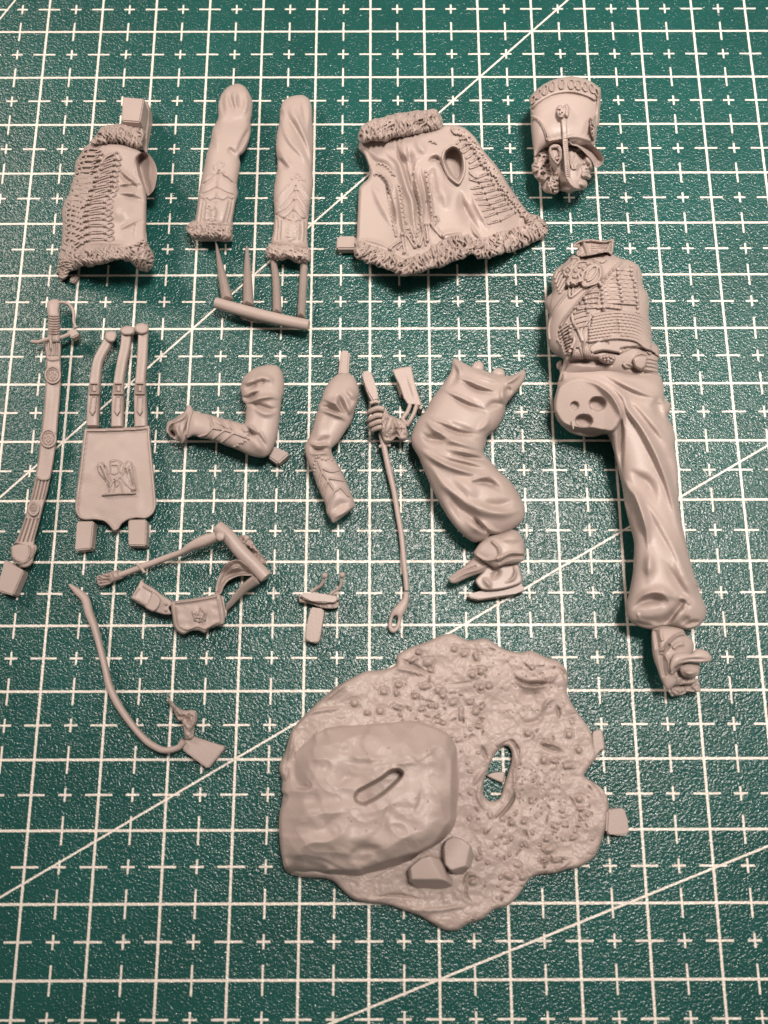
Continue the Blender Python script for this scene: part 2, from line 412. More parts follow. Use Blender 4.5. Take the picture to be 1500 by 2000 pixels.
    wz = nd(nt, 'ShaderNodeTexNoise'); wz.inputs['Scale'].default_value = 14; wz.inputs['Detail'].default_value = 2; L_(tc.outputs['Position'], wz.inputs['Vector'])
    av = nd(nt, 'ShaderNodeVectorMath', operation='MULTIPLY_ADD'); L_(wz.outputs['Color'], av.inputs[0]); av.inputs[1].default_value = (.08,.08,.08); L_(tc.outputs['Position'], av.inputs[2])
    L_(av.outputs[0], vo.inputs['Vector'])
    nb = nd(nt, 'ShaderNodeTexNoise'); nb.inputs['Scale'].default_value = 30; nb.inputs['Detail'].default_value = 3; L_(tc.outputs['Position'], nb.inputs['Vector'])
    hh = mth('ADD', mth('MULTIPLY', vo.outputs['Distance'], -1.0), mth('MULTIPLY', nb.outputs['Fac'], 0.8))
    bp = nd(nt, 'ShaderNodeBump'); bp.inputs['Strength'].default_value = 1.0; bp.inputs['Distance'].default_value = 0.010
    L_(hh, bp.inputs['Height']); L_(bp.outputs['Normal'], b.inputs['Normal'])
    b.inputs['Roughness'].default_value = 0.22; b.inputs['Specular IOR Level'].default_value = 0.6
    return m
MATM = mat_mat()
def boxobj(name, lo, hi, mat, bev):
    bm = bmesh.new(); bmesh.ops.create_cube(bm, size=1)
    for v in bm.verts: v.co = Vector([lo[i]+(v.co[i]+.5)*(hi[i]-lo[i]) for i in range(3)])
    if bev: bmesh.ops.bevel(bm, geom=bm.edges[:], offset=bev, segments=3, affect='EDGES')
    me = bpy.data.meshes.new(name); bm.to_mesh(me); bm.free(); me.materials.append(mat)
    o = bpy.data.objects.new(name, me); scene.collection.objects.link(o); return o
cm = boxobj('cutting_mat', (-9, -23, -0.3), (23, 13, 0), MATM, 0.04)
cm['label'] = 'green cutting mat printed with a pale centimetre grid and angle lines, under every resin piece'; cm['category'] = 'cutting mat'
tm, tnt, tb = mat_new('table_wood')
tn = nd(tnt, 'ShaderNodeTexNoise'); tn.inputs['Scale'].default_value = 0.6; tn.inputs['Detail'].default_value = 8
tr = nd(tnt, 'ShaderNodeValToRGB'); tr.color_ramp.elements[0].color = (.16,.09,.05,1); tr.color_ramp.elements[1].color = (.3,.19,.11,1)
tg_ = nd(tnt, 'ShaderNodeNewGeometry'); tnt.links.new(tg_.outputs['Position'], tn.inputs['Vector'])
tnt.links.new(tn.outputs['Fac'], tr.inputs['Fac']); tnt.links.new(tr.outputs['Color'], tb.inputs['Base Color'])
tbl = boxobj('table', (-60, -50, -3.3), (80, 60, -0.302), tm, 0.2); tbl['kind'] = 'structure'

# ------------------------------------------------------------------ sleeves
def cuff(r, path, **kw): r.fur(path, **kw)
s1 = thing('sleeve', 'loose left resin sleeve with a fur cuff and a shiny rounded shoulder end', 'model sleeve', 430, 320, 'resin coat sleeves')
r = Rel(B('480 90 530 110 565 160 590 230 585 320 575 380 578 450 560 530 530 600 490 640 498 690 485 780 475 850 480 920 460 1000 440 1120 435 1170 300 1180 165 1160 170 1040 185 920 205 800 225 720 245 620 275 520 290 430 330 350 332 250 355 170 410 110'), 1.5)
r.pillow(.26, .95, cap=.34, kb=1.0)
r.stroke(B('415 130 420 200 450 280 480 330'), 4, -.05).stroke(B('460 120 455 220 465 300'), 4, .035).stroke(B('530 130 545 220 530 300 490 330'), 4, .03)
r.stroke(B('490 150 500 240 480 310'), 6, -.03).stroke(B('380 140 360 230 380 330'), 4, -.035).stroke(B('350 360 420 380 540 350'), 8, -.02)
r.stroke(B('570 400 540 480 500 560 460 620'), (4, 8), -.05).stroke(B('570 450 530 540 490 600'), 4, .04).stroke(B('480 640 430 600 400 560'), 5, -.04)
r.stroke(B('300 420 320 500 330 600'), 8, .02).soften(3)
lo = dict(taper=0.05)
for l in ('335 740 325 850 320 940 310 1000', '335 760 280 810 215 850', '345 760 400 810 460 850', '325 870 260 905 205 925', '330 880 390 910 450 930', '315 950 270 975 240 950',
          '320 955 370 970 420 940', '235 960 225 1050 215 1130', '215 950 200 1050 190 1130', '420 950 400 1050 375 1140', '440 950 425 1050 400 1140', '260 1010 270 1080 255 1130', '300 1010 320 1060 310 1130'):
    r.stroke(B(l), 2.2, -.030, **lo)
for l in ('345 740 325 700 350 680 375 690 360 720', '320 720 300 710 305 740', '215 840 260 780 300 760', '380 740 370 770 420 800 450 850'): r.stroke(B(l), 1.6, .022, **lo)
r.fur(B('290 1010 270 1150'), 14, 14, ln=10, w=2, h=.02, deep=.0)
r.build('sleeve_body', RES, s1)
def furcuff(parent, f, outl, path, seed, n=110, zc=.27, ln=13):
    q = Rel(outl, 1.1, jag=1.3).pillow(zc, 1.0, cap=.40, kb=1.0); q.fur(path, 22, n, ln=ln+3, w=3.6, h=.13, seed=seed, deep=.07); q.build('fur_cuff', RES, parent)
furcuff(s1, 0, B('165 1115 125 1130 95 1160 95 1200 125 1235 150 1260 200 1275 300 1275 380 1280 435 1275 442 1220 440 1170 420 1135 350 1130 250 1120'), B('120 1190 200 1185 290 1195 420 1195'), 3)

s2 = thing('sleeve', 'right resin sleeve, its fur cuff still joined to a pronged casting sprue', 'model sleeve', 570, 350, 'resin coat sleeves')
r = Rel(B('960 175 1010 200 1035 260 1040 380 1048 500 1045 640 1040 740 1045 850 1030 960 1015 1050 1005 1150 1000 1250 1000 1330 860 1340 735 1300 745 1200 755 1080 750 1000 748 900 765 780 775 730 775 660 765 580 770 480 790 380 797 290 820 220 880 185'), 1.5)
r.pillow(.26, .95, cap=.34)
for l, w, h in (('830 240 860 340 920 440 980 540 1010 640 1035 720', (7,4), -.05), ('900 220 920 330 970 470 1010 600 1040 700', 5, .035), ('870 240 900 330 950 420', 5, .03), ('960 200 980 320 1000 420', 5, -.03),
    ('800 340 830 450 880 540 950 620 1000 720', (4,9), .035), ('775 640 820 700 860 740', (6,4), -.05), ('780 560 830 650 880 720 900 740', 6, .03), ('800 280 810 360', 5, -.03), ('1020 300 1030 460 1040 600', 4, -.02)):
    r.stroke(B(l), w, h)
r.soften(3)
for l in ('915 850 905 950 900 1040 895 1110', '910 890 850 970 790 1040', '925 890 970 960 1020 1030', '905 960 850 1030 760 1080', '915 960 960 1020 1000 1090', '900 1040 850 1090 820 1110', '905 1050 950 1100 980 1110',
          '775 1100 775 1190 765 1270', '800 1100 795 1190 790 1270', '985 1110 985 1200 980 1280', '950 1120 955 1200 945 1270', '760 1075 830 1110 890 1130', '910 1130 950 1120 1000 1100'):
    r.stroke(B(l), 2.2, -.030, **lo)
for l in ('930 800 905 790 925 765 945 785 935 820', '900 810 870 800', '950 810 985 820', '770 970 830 890 880 830', '950 840 1000 920 1020 970'): r.stroke(B(l), 1.6, .022, **lo)
r.fur(B('890 1130 885 1260'), 16, 20, ln=10, w=2, h=.02, deep=.0)
r.build('sleeve_body', RES, s2)
furcuff(s2, 0, B('740 1280 710 1300 690 1345 695 1390 730 1410 800 1420 860 1410 920 1440 980 1440 1020 1420 1030 1370 1020 1320 960 1320 880 1280 800 1285'), B('715 1350 800 1345 880 1350 1010 1375'), 5)
prm = dict(power=3.5, n=12)
sweep('sprue_bar', B('312 1735 500 1790 760 1855 1010 1905'), .30, [10.5, 11.5, 11.5, 11], RES, s2, n=14)
for pts, w in (('316 1295 350 1480 400 1720', (2.2, 7, 12)), ('547 1325 552 1520 558 1760', (3, 8, 11)), ('742 1400 765 1560 775 1820', (5.5, 7.5, 9)), ('978 1400 970 1580 955 1850', (6.5, 8, 8))):
    sweep('sprue_prong', B(pts), (.16, .2, .24), w, RES, s2, th=(.07, .12, .16), n=8, power=1.3)
r = Rel(B('500 1830 560 1835 760 1870 900 1895 1010 1915 1015 1935 900 1920 760 1900 690 1890 610 1885 510 1860'), 1.4).pillow(.12, 1.2, cap=.12); r.noise(4, .03, 3); r.build('sprue_flash', RES, s2)
# ------------------------------------------------------------------ left pelisse half
def shell(r, f, th=0.10):
    r.z = f(r.U, r.V); e = np.clip(r.d/7, 0, 1); r.z = r.z-0.10*(1-np.sqrt(1-(1-e)**2)); r.zb = np.maximum(r.z-th-0.12*e, 0.012); return r
t = thing('pelisse_half', 'smaller resin jacket half with one armhole, rows of corded braid, and fur collar and hem', 'model jacket', 215, 400)
def zl(U, V):
    x = (U-120-(540-V)*0.12)/170.0; y = (V-280)/270.0
    return 0.10+0.62*np.sin(np.clip(x*1.05+0.10, 0, 1.25)*math.pi*0.62)**1.0*(0.9+0.1*y)-0.06*sstep(U, 275, 305)
r = Rel(A('520 600 440 622 385 700 335 790 325 900 300 990 275 1090 230 1165 203 1270 212 1400 203 1520 195 1640 190 1720 400 1690 700 1660 1040 1640 1045 1600 1028 1480 1030 1300 1030 1115 1000 1010 960 920 940 830 935 750 980 690 900 650 760 610'), 1.2)
shell(r, zl)
r.ell(A('770 1250')[0], 32, 30, 0, .07, .1).ell(A('880 1130')[0], 32, 8, 15, -.06, .1).ell(A('900 1400')[0], 30, 7, -25, -.045, .1)
for l, w, h in (('780 830 850 930 980 1000', 5, .04), ('760 880 840 960 950 1030', 5, -.055), ('740 1040 850 1020 960 1050', 6, -.05), ('760 1010 880 990 960 1010', 4, .035), ('720 1100 820 1090 940 1080', 6, .03),
                ('920 1330 915 1430 910 1560', 1.6, -.015), ('940 760 945 850 975 950 1030 1080', 5, .05), ('760 1440 860 1400 1000 1360', 7, .03), ('600 690 560 740 500 760', 4, .03), ('400 1580 600 1570 900 1580', 4, .02)):
    r.stroke(A(l), w, h)
base = r.z.copy()
c1 = A('590 795 575 845 540 918 527 960 518 1010 500 1040 485 1103 475 1140 465 1180 447 1250 442 1290 445 1345 450 1400 453 1472 455 1540')
c2 = A('738 685 722 745 715 800 708 858 690 908 690 960 688 1005 668 1045 645 1100 620 1165 618 1215 607 1272 615 1330 622 1400 622 1467 628 1532')
for i in range(15):
    a, b = c1[i], c2[i+1]
    for dy in (-2.4, 2.4):
        r.cord([a+[1,dy*.6], (a+b)/2+[0,dy-1], b+[-1,dy*.6]], 1.7, .035, base=base)
rs = np.random.RandomState(4)
def lx(v): return np.interp(v, [290,330,360,395,420,450,480,500], [162,147,137,124,121,122,121,120])
for i in range(2, 15):            # hanging loops left of the beads
    a = c1[i]; x0 = lx(a[1])+3+rs.rand()*4; dy = 8+rs.rand()*6
    for k in range(2):
        o_ = k*3.4-1; xx = x0+k*9+rs.rand()*3
        r.cord([a+[-2,o_*.5], a+[-11, 1+o_+rs.rand()*2], [xx+12, a[1]+dy+o_], [xx+1, a[1]+dy*.6+o_*.4], [xx, a[1]+1], [xx+9, a[1]-3+o_*.4], [xx+22, a[1]+dy*.35+o_*.6], a+[-9, 5+o_]], 2.3, .06, base=base)
for i in range(9):
    y0 = 292+i*11; x0 = lx(y0+6)
    r.cord([[x0+32, y0], [x0+16, y0-3+rs.rand()*4], [x0+3, y0+4], [x0+9, y0+10], [x0+26, y0+7+rs.rand()*4], [x0+40, y0+8]], 2.3, .07, base=base)
    r.cord([[x0+36, y0+2], [x0+24, y0+6+rs.rand()*4], [x0+12, y0+4], [x0+20, y0-4]], 1.9, .06, base=base)
for i in range(7, 16):
    a = c2[i]; r.cord([a+[1,2], a+[8,5], a+[15,2], a+[17,-3], a+[12,-6], a+[6,-3]], 1.3, .03, base=base)
for i in range(1, 8):
    a = c2[i]; r.cord([a+[1,0], a+[7,3], a+[12,1], a+[10,-4]], 1.4, .035, base=base)
r.cord(A('700 700 640 730 600 775 590 850'), 2.8, .07, base=base)
R1 = r; r.build('jacket_shell', RES, t)
for p in list(c1)+list(c2): ball('bead', p[0], p[1], float(R1.at(*p))+.035, 3.2, RES, t)
q = Rel(A('935 750 960 690 1005 688 1060 712 1105 775 1132 850 1132 930 1112 1030 1085 1080 1045 1112 1020 1070 980 990 948 890 933 810'), 1.1)
x = (q.U-266)/40.0
q.z = 0.40+0.0*q.U; rim = np.exp(-(q.sd/3.2)**2)
q.z = 0.30+0.34*sstep(q.U-(q.V-310)*0.12, 268, 306)-0.05*np.clip(q.d/10,0,1)
q.z += 0.28*np.exp(-(np.maximum(q.d,0)/3.5)**2)*(1-sstep(q.U, 268, 296)); q.zb = np.maximum(q.z-.25, .05)+0*q.U; q.zb = np.where(q.d < 2, q.z-.1, q.zb)
q.build('armhole_cup', RES, t)
q = Rel(jag=1.5, step=1.1, out=A('480 600 520 540 560 470 600 430 700 415 800 405 900 425 1000 465 1025 500 1005 570 970 665 880 645 760 615 600 610'))
q.pillow(.45, 1.0, cap=.42, kb=.8); q.fur(A('500 560 620 500 740 490 860 520 990 560'), 34, 100, ln=24, w=4.1, h=.165, lean=.3, seed=11, deep=.10, jit=.2); q.build('fur_collar', RES, t)
hem = '190 1610 175 1700 160 1760 150 1840 162 1930 195 1952 240 1925 275 1870 350 1825 430 1800 500 1805 560 1790 640 1770 700 1755 800 1742 880 1765 930 1820 985 1842 1040 1858 1085 1830 1108 1750 1098 1690 1060 1600 1035 1500 1020 1440 990 1480 945 1560 800 1600 680 1585 560 1590 450 1600 380 1625 300 1570 220 1560'
q = Rel(A(hem), 1.1, jag=2.2); q.z = zl(q.U, q.V)+.02+.13*np.tanh(q.infl()/q.cs/.14)-.25*sstep(q.V, 500, 540)*(1-sstep(np.abs(q.U-215), 40, 90)*.3)
q.zb = np.maximum(q.z-.36*np.clip(q.d/8,0,1), .01)
q.fur(A('185 1880 300 1730 450 1700 600 1690 750 1670 900 1690 1000 1740 1060 1750 1020 1560'), 38, 230, ln=22, w=3.9, h=.15, lean=.25, seed=12, deep=.09, jit=.2); q.build('fur_hem', RES, t)
prism('casting_gate', A('1005 170 1050 208 1056 300 1050 420 1032 560 1030 690 985 650 1000 500 985 400'), [.36,.3,.26,.2,.16,.12,.16,.2,.36], .02, RES, t)
prism('casting_block', A('797 142 1008 160 966 392 788 380'), .62, .30, RES, t, .02)
prism('casting_block', A('300 1890 340 1880 370 1890 330 1950 290 1960 270 1930'), .1, .01, RES, t, .02)

# ------------------------------------------------------------------ big pelisse
t = thing('pelisse_half', 'large spread resin jacket back with fur collar, flared hem, teardrop armhole and braid rows', 'model jacket', 870, 390)
def zr(U, V):
    x = (U-700)/360.0
    return 0.34+0.30*np.sin(np.clip(x*1.15, 0, 1)*math.pi)-0.22*sstep(x, .72, 1.0)+0.10*sstep(V, 480, 300)
out = Cq('205 300 205 340 240 380 262 430 275 490 262 530 230 560 205 590 200 640 195 760 188 900 185 960 260 1010 400 1080 520 1110 650 1060 800 1000 1000 980 1200 930 1380 870 1400 820 1300 740 1200 600 1110 460 1020 350 960 260 900 205 830 180 760 185 700 210 500 250 350 270 240 275')
r = Rel(out, 1.2, holes=[]); shell(r, zr)
for l, w, h in (('330 300 400 370 460 420 490 500 520 600 550 680 560 800 575 900 580 980', (9,4), .075), ('440 290 460 370 500 440 530 560 560 660', (4,7), -.09), ('520 300 530 380 545 460 560 560', (5,9), -.06), ('490 280 500 350 530 420', 8, .04),
                ('640 380 585 415 570 450 575 540 600 640 615 740 620 860 640 960', (5,3), .07), ('630 430 640 520 665 640 680 800 690 930', 4, .06), ('600 430 610 520 640 640 650 800', 5, -.05), ('550 480 560 600 590 700 595 860', 4, -.05),
                ('370 520 400 640 430 760 440 900', (4,3), -.07), ('430 520 460 620 480 740 500 880 520 1000', (5,4), .06), ('300 470 350 500 400 560 420 640', 5, .05), ('280 560 330 660 380 760 420 860', 7, .03), ('240 330 300 420 380 450 440 500', 8, -.05),
                ('700 470 720 560 760 640 780 740', 12, .05), ('680 450 690 560 700 640', 10, -.05), ('860 600 880 700 930 800 1000 900', (12,8), -.08), ('940 590 960 680 1020 800 1050 880', (6,10), .05), ('920 800 960 880 1000 930', 4, .06), ('570 270 610 330 640 380', 9, .04), ('700 370 760 470 770 540', 6, -.05),
                ('190 930 260 930 360 960 430 1000', 3, .025), ('700 900 800 880 900 870', 4, .02), ('650 420 700 400 740 420', 5, -.07)):
    r.stroke(Cq(l), w, h)
base = r.z.copy()
def squig(pts, amp, n, w=1.5, h=.035):
    p = catmull(pts, False, 1.0); tl = np.gradient(p, axis=0); tl /= np.hypot(tl[:,0], tl[:,1])[:,None]+1e-9; nm = np.stack([-tl[:,1], tl[:,0]], 1)
    a = np.linspace(0, n*2*math.pi, len(p)); q_ = p+nm*(np.sin(a)*amp)[:,None]+tl*(np.cos(a)*amp)[:,None]; r.cord(q_[::2], w, h, base=base)
for l, n in (('300 500 350 510 385 550 400 640 420 760 435 870', 16), ('320 430 380 450 430 510', 6), ('465 570 480 660 490 740 510 820', 9), ('640 480 655 580 670 660 680 760', 9), ('565 540 575 600 590 680 600 760', 8), ('520 850 545 890 540 920', 3), ('600 820 590 870 580 900', 3), ('690 770 720 790 700 820', 3), ('660 280 700 300', 2)):
    squig(Cq(l), 2.0, n)
for l in ('400 985 470 935', '455 985 480 960', '540 850 580 960', '605 960 620 880', '520 900 565 975', '640 830 655 930', '690 835 755 900', '670 820 700 860 740 905', '570 880 560 930', '400 640 445 900', '480 890 500 1000', '600 780 640 960'):
    r.cord(Cq(l), 2.6, .05, base=base)
# braid rows on the right front
ca = Cq('860 260 880 300 905 345 900 385 915 410 940 430 925 465 945 470 905 470 950 500 925 560 940 600 960 630 970 660 990 700 1010 740 1030 785 1045 820')
k1 = Cq('865 270 905 300 935 320 955 355 985 385 1000 430 970 520 990 545 1012 578 1030 615 1042 655 1060 690 1085 715 1108 745 1130 795')
k2 = Cq('925 255 960 290 985 330 1010 370 1030 420 1022 450 1048 490 1070 530 1085 560 1115 590 1140 625 1160 655 1180 685 1200 715 1225 742')
k0 = Cq('840 300 860 330 880 360 905 395 925 425 925 460 925 490 925 530 935 590 955 625 965 660 985 695 1005 735 1025 775 1045 820')
for i in range(15):
    a, b, c = k0[i], k1[i], k2[i]
    for dy in (-1.9, 1.9):
        n_ = np.array([.25, .97])*dy
        r.cord([a+n_*.5, (a+b)/2+n_, b+n_*.6, (b+c)/2+n_, c+n_*.5], 1.6, .038, base=base)
rs = np.random.RandomState(5)
rim_ = Cq('830 190 880 200 950 250 990 310 1020 360 1060 420 1110 470 1150 530 1190 590 1230 640 1270 700 1320 760 1380 800')
rp = catmull(rim_, False, 3.0)
for i in range(0, len(rp)-1, 2):
    a = rp[i]; tl = rp[min(i+2, len(rp)-1)]-a; tl = tl/(np.hypot(*tl)+1e-9); nm = np.array([-tl[1], tl[0]])
    w_ = 9+rs.rand()*4
    r.cord([a+nm*w_+tl*rs.rand()*4, a+nm*w_*.55+tl*(4+rs.rand()*4), a+nm*2.5+tl*4, a+nm*2-tl*2, a+nm*w_*.6-tl*(3+rs.rand()*3), a+nm*(w_+3)], 2.5, .065, base=base)
R2c = r.z.copy(); R2 = r; r.area(Cq('835 320 870 345 888 400 892 470 878 525 852 558 824 540 790 505 760 450 750 395 768 350'), lambda U, V, z: z-.42, 2.5)
r.build('jacket_shell', RES, t); r.z = R2c
for p in list(k1)+list(k2): ball('bead', p[0], p[1], float(R2.at(*p))+.03, 2.8, RES, t)
for p in Cq('485 890 500 1005 570 970 600 960 645 825 650 930 755 900 410 985 665 635 560 490'): ball('bead', p[0], p[1], float(R2.at(*p))+.02, 3.8, RES, t)
for p in Cq('500 705 440 655 665 560 655 500 680 690 690 745 470 590 500 760 510 815 430 515 720 425'): ball('bead', p[0], p[1], float(R2.at(*p)), 1.8, RES, t)
# armhole: raised rim round a deep bowl
q = Rel(Cq('808 305 850 315 885 355 900 420 900 480 882 535 855 570 820 552 780 512 750 455 737 400 755 340'), 1.0)
zb_ = R2.at(q.U, q.V); rimh = np.exp(-((q.d-4)/3.0)**2)
q.z = zb_+.07*np.sqrt(np.clip(1-(np.abs(q.d-3)/3.4)**2,0,1))-.30*sstep(q.d, 4.5, 11)+.10*sstep(q.U, 880, 908)*sstep(q.d, 6, 12)+.02; q.zb = zb_-.37
# lower the shell below the bowl
q.build('armhole_rim', RES, t)
q = Rel(Cq('205 210 235 170 280 145 350 130 400 115 480 100 560 90 640 85 690 78 725 95 745 140 745 185 715 215 640 235 560 250 500 262 430 265 390 290 340 285 280 290 215 300 195 250'), 1.1, jag=1.8)
q.pillow(.62, 1.0, cap=.42, kb=1.3); q.fur(Cq('225 235 350 205 470 185 600 170 725 150'), 46, 165, ln=26, w=4.4, h=.18, lean=-.35, seed=21, deep=.11, jit=.2); q.build('fur_collar', RES, t)
q = Rel(Cq('188 925 175 970 165 1010 185 1050 260 1085 350 1110 400 1120 440 1150 520 1165 600 1145 650 1125 740 1110 800 1075 880 1050 940 1030 980 1055 1060 1050 1130 1020 1220 1000 1300 970 1390 925 1430 890 1435 840 1410 800 1370 770 1310 750 1250 690 1200 690 1270 790 1290 820 1230 850 1120 870 1020 910 960 920 880 880 780 905 690 960 640 1010 560 1030 500 1045 420 1010 330 975 260 945'), 1.1, jag=2.2)
bz = np.maximum(zr(q.U, q.V)-.02, .1); q.z = bz+.03+.13*np.tanh(q.infl()/q.cs/.14); q.zb = np.maximum(q.z-.42*np.clip(q.d/8,0,1), .01)
q.fur(Cq('190 985 300 1030 420 1070 520 1095 640 1060 760 1010 880 965 960 975 1050 980 1160 940 1290 890 1400 850 1310 770'), 36, 300, ln=25, w=4.1, h=.16, lean=-.2, seed=22, deep=.09, jit=.2); q.build('fur_hem', RES, t)
prism('casting_block', Cq('68 900 182 900 184 985 58 985 58 925'), .22, .05, RES, t, .025)

# ------------------------------------------------------------------ head with shako
t = thing('head_casting', 'resin soldier head lying on its side in a tall peaked shako with a ringed band', 'model head', 1105, 320)
r = Rel(D('240 480 225 430 300 330 400 250 520 185 650 147 800 130 950 155 1060 200 1150 270 1180 320 1178 450 1150 700 1120 960 1090 1060 1000 1040 900 1060 780 1060 650 1050 480 1070 380 1120 300 1200 285 1100 270 1000 255 850 250 700 243 560'), 1.2)
r.pillow(.62, 1.0, cap=.62, kb=1.0)
def hat(U, V, z): return z
r.area(D('225 430 300 330 400 250 520 185 650 147 800 130 950 155 1060 200 1150 270 1180 320 1130 450 1000 380 850 340 700 325 560 350 430 410 330 480 260 560 240 520'), lambda U, V, z: z+.035, 3)
r.stroke(D('255 565 330 490 430 420 560 360 700 335 850 345 1000 390 1110 450'), 2.0, .03, .02).stroke(D('270 590 340 510 440 445 560 385 700 358 850 368 1000 412 1110 475'), 2.5, -.03, .02)
base = r.z.copy()
cc = D('275 440 355 365 440 310 535 262 660 232 790 232 885 240 975 262 1070 290 1130 340'); 
for i, c in enumerate(cc):
    rx = (3.6, 3.6, 4.4, 5, 5.6, 6, 5.6, 5.0, 4.2, 3.2)[i]; a = np.linspace(0, 2*math.pi, 17)
    al = math.radians((20, 20, 14, 10, 2, -3, -8, -14, -18, -22)[i]); ex, ey = rx*np.cos(a), 9.2*np.sin(a)
    r.cord(np.stack([c[0]+ex*math.cos(al)+ey*math.sin(al)*-1, c[1]+ex*math.sin(al)*1+ey*math.cos(al)], 1), 1.6, .055, base=base)
    r.ell(c, rx*.7, 7.5, math.degrees(al), -.03, .3)
r.cord(D('230 720 240 680 285 668 350 700 410 780 450 860 475 930 490 985 650 960'), 2.0, .05, base=base)
r.cord(D('255 720 290 690 340 715 395 790 435 880 462 985'), 1.2, .04, base=base)
r.stroke(D('480 1010 650 975 780 935 900 940 1060 990'), 4, .03, .05).stroke(D('480 1040 640 1010 760 975'), 2, -.035, .05)
R3 = r; r.build('shako', RES, t)
# rosette and chin cord
q = Rel(D('640 510 690 520 735 490 765 540 765 620 745 680 690 690 640 690 600 640 585 580 605 530'), 1.0).on(R3, .10, 5); qb_ = q.z.copy()
for l in ('610 560 640 530 660 570 640 620', '640 560 680 570 690 620 660 650', '600 600 620 660 670 670', '720 520 735 560 720 640', '750 540 755 600 735 660', '700 540 700 600 680 640', '660 590 680 600'): q.cord(D(l), 2.4, .045, base=qb_)
q.build('rosette', RES, t)
q = Rel(D('655 660 725 665 735 800 740 950 750 1100 765 1250 778 1400 785 1470 820 1580 800 1600 740 1530 705 1440 692 1280 680 1100 665 900 655 760'), 1.0, smooth=True)
hz = lambda U, V: np.maximum(R3.at(U, V), .0)
def bandz(U, V): return np.where(V < 285, hz(U, V), hz(U, 285+0*V)-.0*(V-285))
q.z = np.where(q.V < 272, hz(q.U, q.V), hz(1098+0*q.U, 268+0*q.V))+.07-.16*sstep(q.V, 320, 365); q.z += -.03+.03*np.sqrt(np.clip(q.d/2.5,0,1)); q.zb = q.z-.12
for y in range(1000, 1480, 26): xx = np.interp(y, [1000,1480], [700, 745]); q.stroke(D('%d %d %d %d' % (xx-5, y, xx+45, y+14)), 1.1, -.02, 0)
q.build('chin_strap', RES, t)
q = Rel(D('1180 290 1185 400 1170 600 1158 790 1130 820 1110 960 1080 975 1050 900 1035 800 1035 680 1080 640 1110 600 1120 450 1130 300 1155 275'), 1.0)
q.on(R3, .10, 4); q.zb = np.minimum(q.zb, .5); q.z = np.maximum(q.z, .66)
q.stroke(D('1132 300 1125 500 1120 800'), 2, -.05, 0)
for l in ('1050 680 1080 720 1060 770', '1090 660 1070 740 1100 800', '1050 800 1090 830 1060 880', '1100 860 1075 930', '1040 760 1060 820'): q.cord(D(l), 2, .06, add=True)
q.build('shako_plate', RES, t)
# face
f = Rel(D('480 1000 600 980 780 1000 900 1040 1000 1080 1040 1150 1060 1230 1090 1300 1088 1360 1060 1390 1030 1420 1055 1450 1050 1490 1010 1510 985 1500 1003 1550 998 1600 960 1640 900 1648 840 1660 760 1680 700 1665 650 1630 600 1500 500 1400 420 1200'), 1.0)
f.pillow(.42, 1.25, cap=.66, kb=1.0)
f.area(D('870 1130 960 1120 980 1200 940 1260 890 1200'), lambda U, V, z: z-.12, 6)
f.stroke(D('850 1080 900 1100 960 1110'), 4, .05).stroke(D('880 1150 920 1150 950 1170'), 2.5, .06).ell(D('925 1175')[0], 4, 3, 0, .05, .2)
f.stroke(D('960 1180 1010 1240 1050 1300 1070 1340'), 5, .10).ell(D('1050 1335')[0], 6, 6, 0, .08, .2).ell(D('1000 1350')[0], 4, 4, 0, .06, .2).stroke(D('940 1340 950 1310 985 1300'), 2, -.06)
for l in ('930 1440 970 1400 1010 1400 1040 1420', '940 1455 985 1425 1030 1440 1045 1470', '950 1470 990 1450 1030 1480'): f.cord(D(l), 2, .06, add=True)
f.stroke(D('930 1480 980 1500 1010 1520'), 3, -.07).stroke(D('960 1500 985 1490'), 2, .03).ell(D('950 1570')[0], 9, 8, 0, .06, .2)
f.ell(D('860 1310')[0], 12, 14, 20, .06, .1).stroke(D('880 1260 900 1340 900 1420 860 1480'), 5, -.04).stroke(D('660 1480 760 1560 850 1620 960 1645'), (6,4), .04).ell(D('720 1590')[0], 14, 8, 20, -.08, .2)
for l in ('780 1100 800 1180 790 1240', '760 1080 780 1200 770 1300', '800 1120 830 1200 810 1280', '780 1300 800 1360 850 1360', '770 1230 790 1330'): f.cord(D(l), 1.8, .03, add=True)
f.soften(1); R4 = f; f.build('face', RES, t)
q = Rel(D('620 1430 690 1450 760 1530 820 1600 800 1690 700 1670 620 1640 600 1560'), 1.2).pillow(.25, .8, cap=.28); q.build('neck', RES, t)
q = Rel(D('300 1190 380 1110 470 1060 520 1060 540 1150 560 1300 620 1330 660 1380 665 1480 640 1540 640 1640 600 1690 560 1705 500 1690 430 1670 400 1620 400 1570 340 1520 290 1450 265 1380 262 1310 290 1270 285 1220'), 1.0)
q.pillow(.42, 1.2, cap=.60, kb=1.0); b_ = q.z.copy(); rs = np.random.RandomState(8); q.z -= .03
for i in range(62):
    u, v = D('%f %f' % (270+rs.rand()*390, 1070+rs.rand()*620))[0]; a = 1.9+rs.randn()*.8+(0.6 if u > 1060 else 0); l = 6+rs.rand()*8; c_ = (rs.rand()-.5)*9
    dx, dy = math.cos(a), math.sin(a)
    q.cord([[u-dx*l, v-dy*l], [u-dy*c_, v+dx*c_], [u+dx*l*.6+dy*c_, v+dy*l*.6-dx*c_], [u+dx*l, v+dy*l]], 3.5, .12*(0.6+.7*rs.rand()), base=b_-.05, taper=.5)
q.z0 = b_; q.soften(1); q.build('curly_hair', RES, t)
q = Rel(D('488 1140 500 1070 555 1035 630 1045 662 1100 665 1200 650 1260 612 1318 570 1290 520 1230'), 1.0)
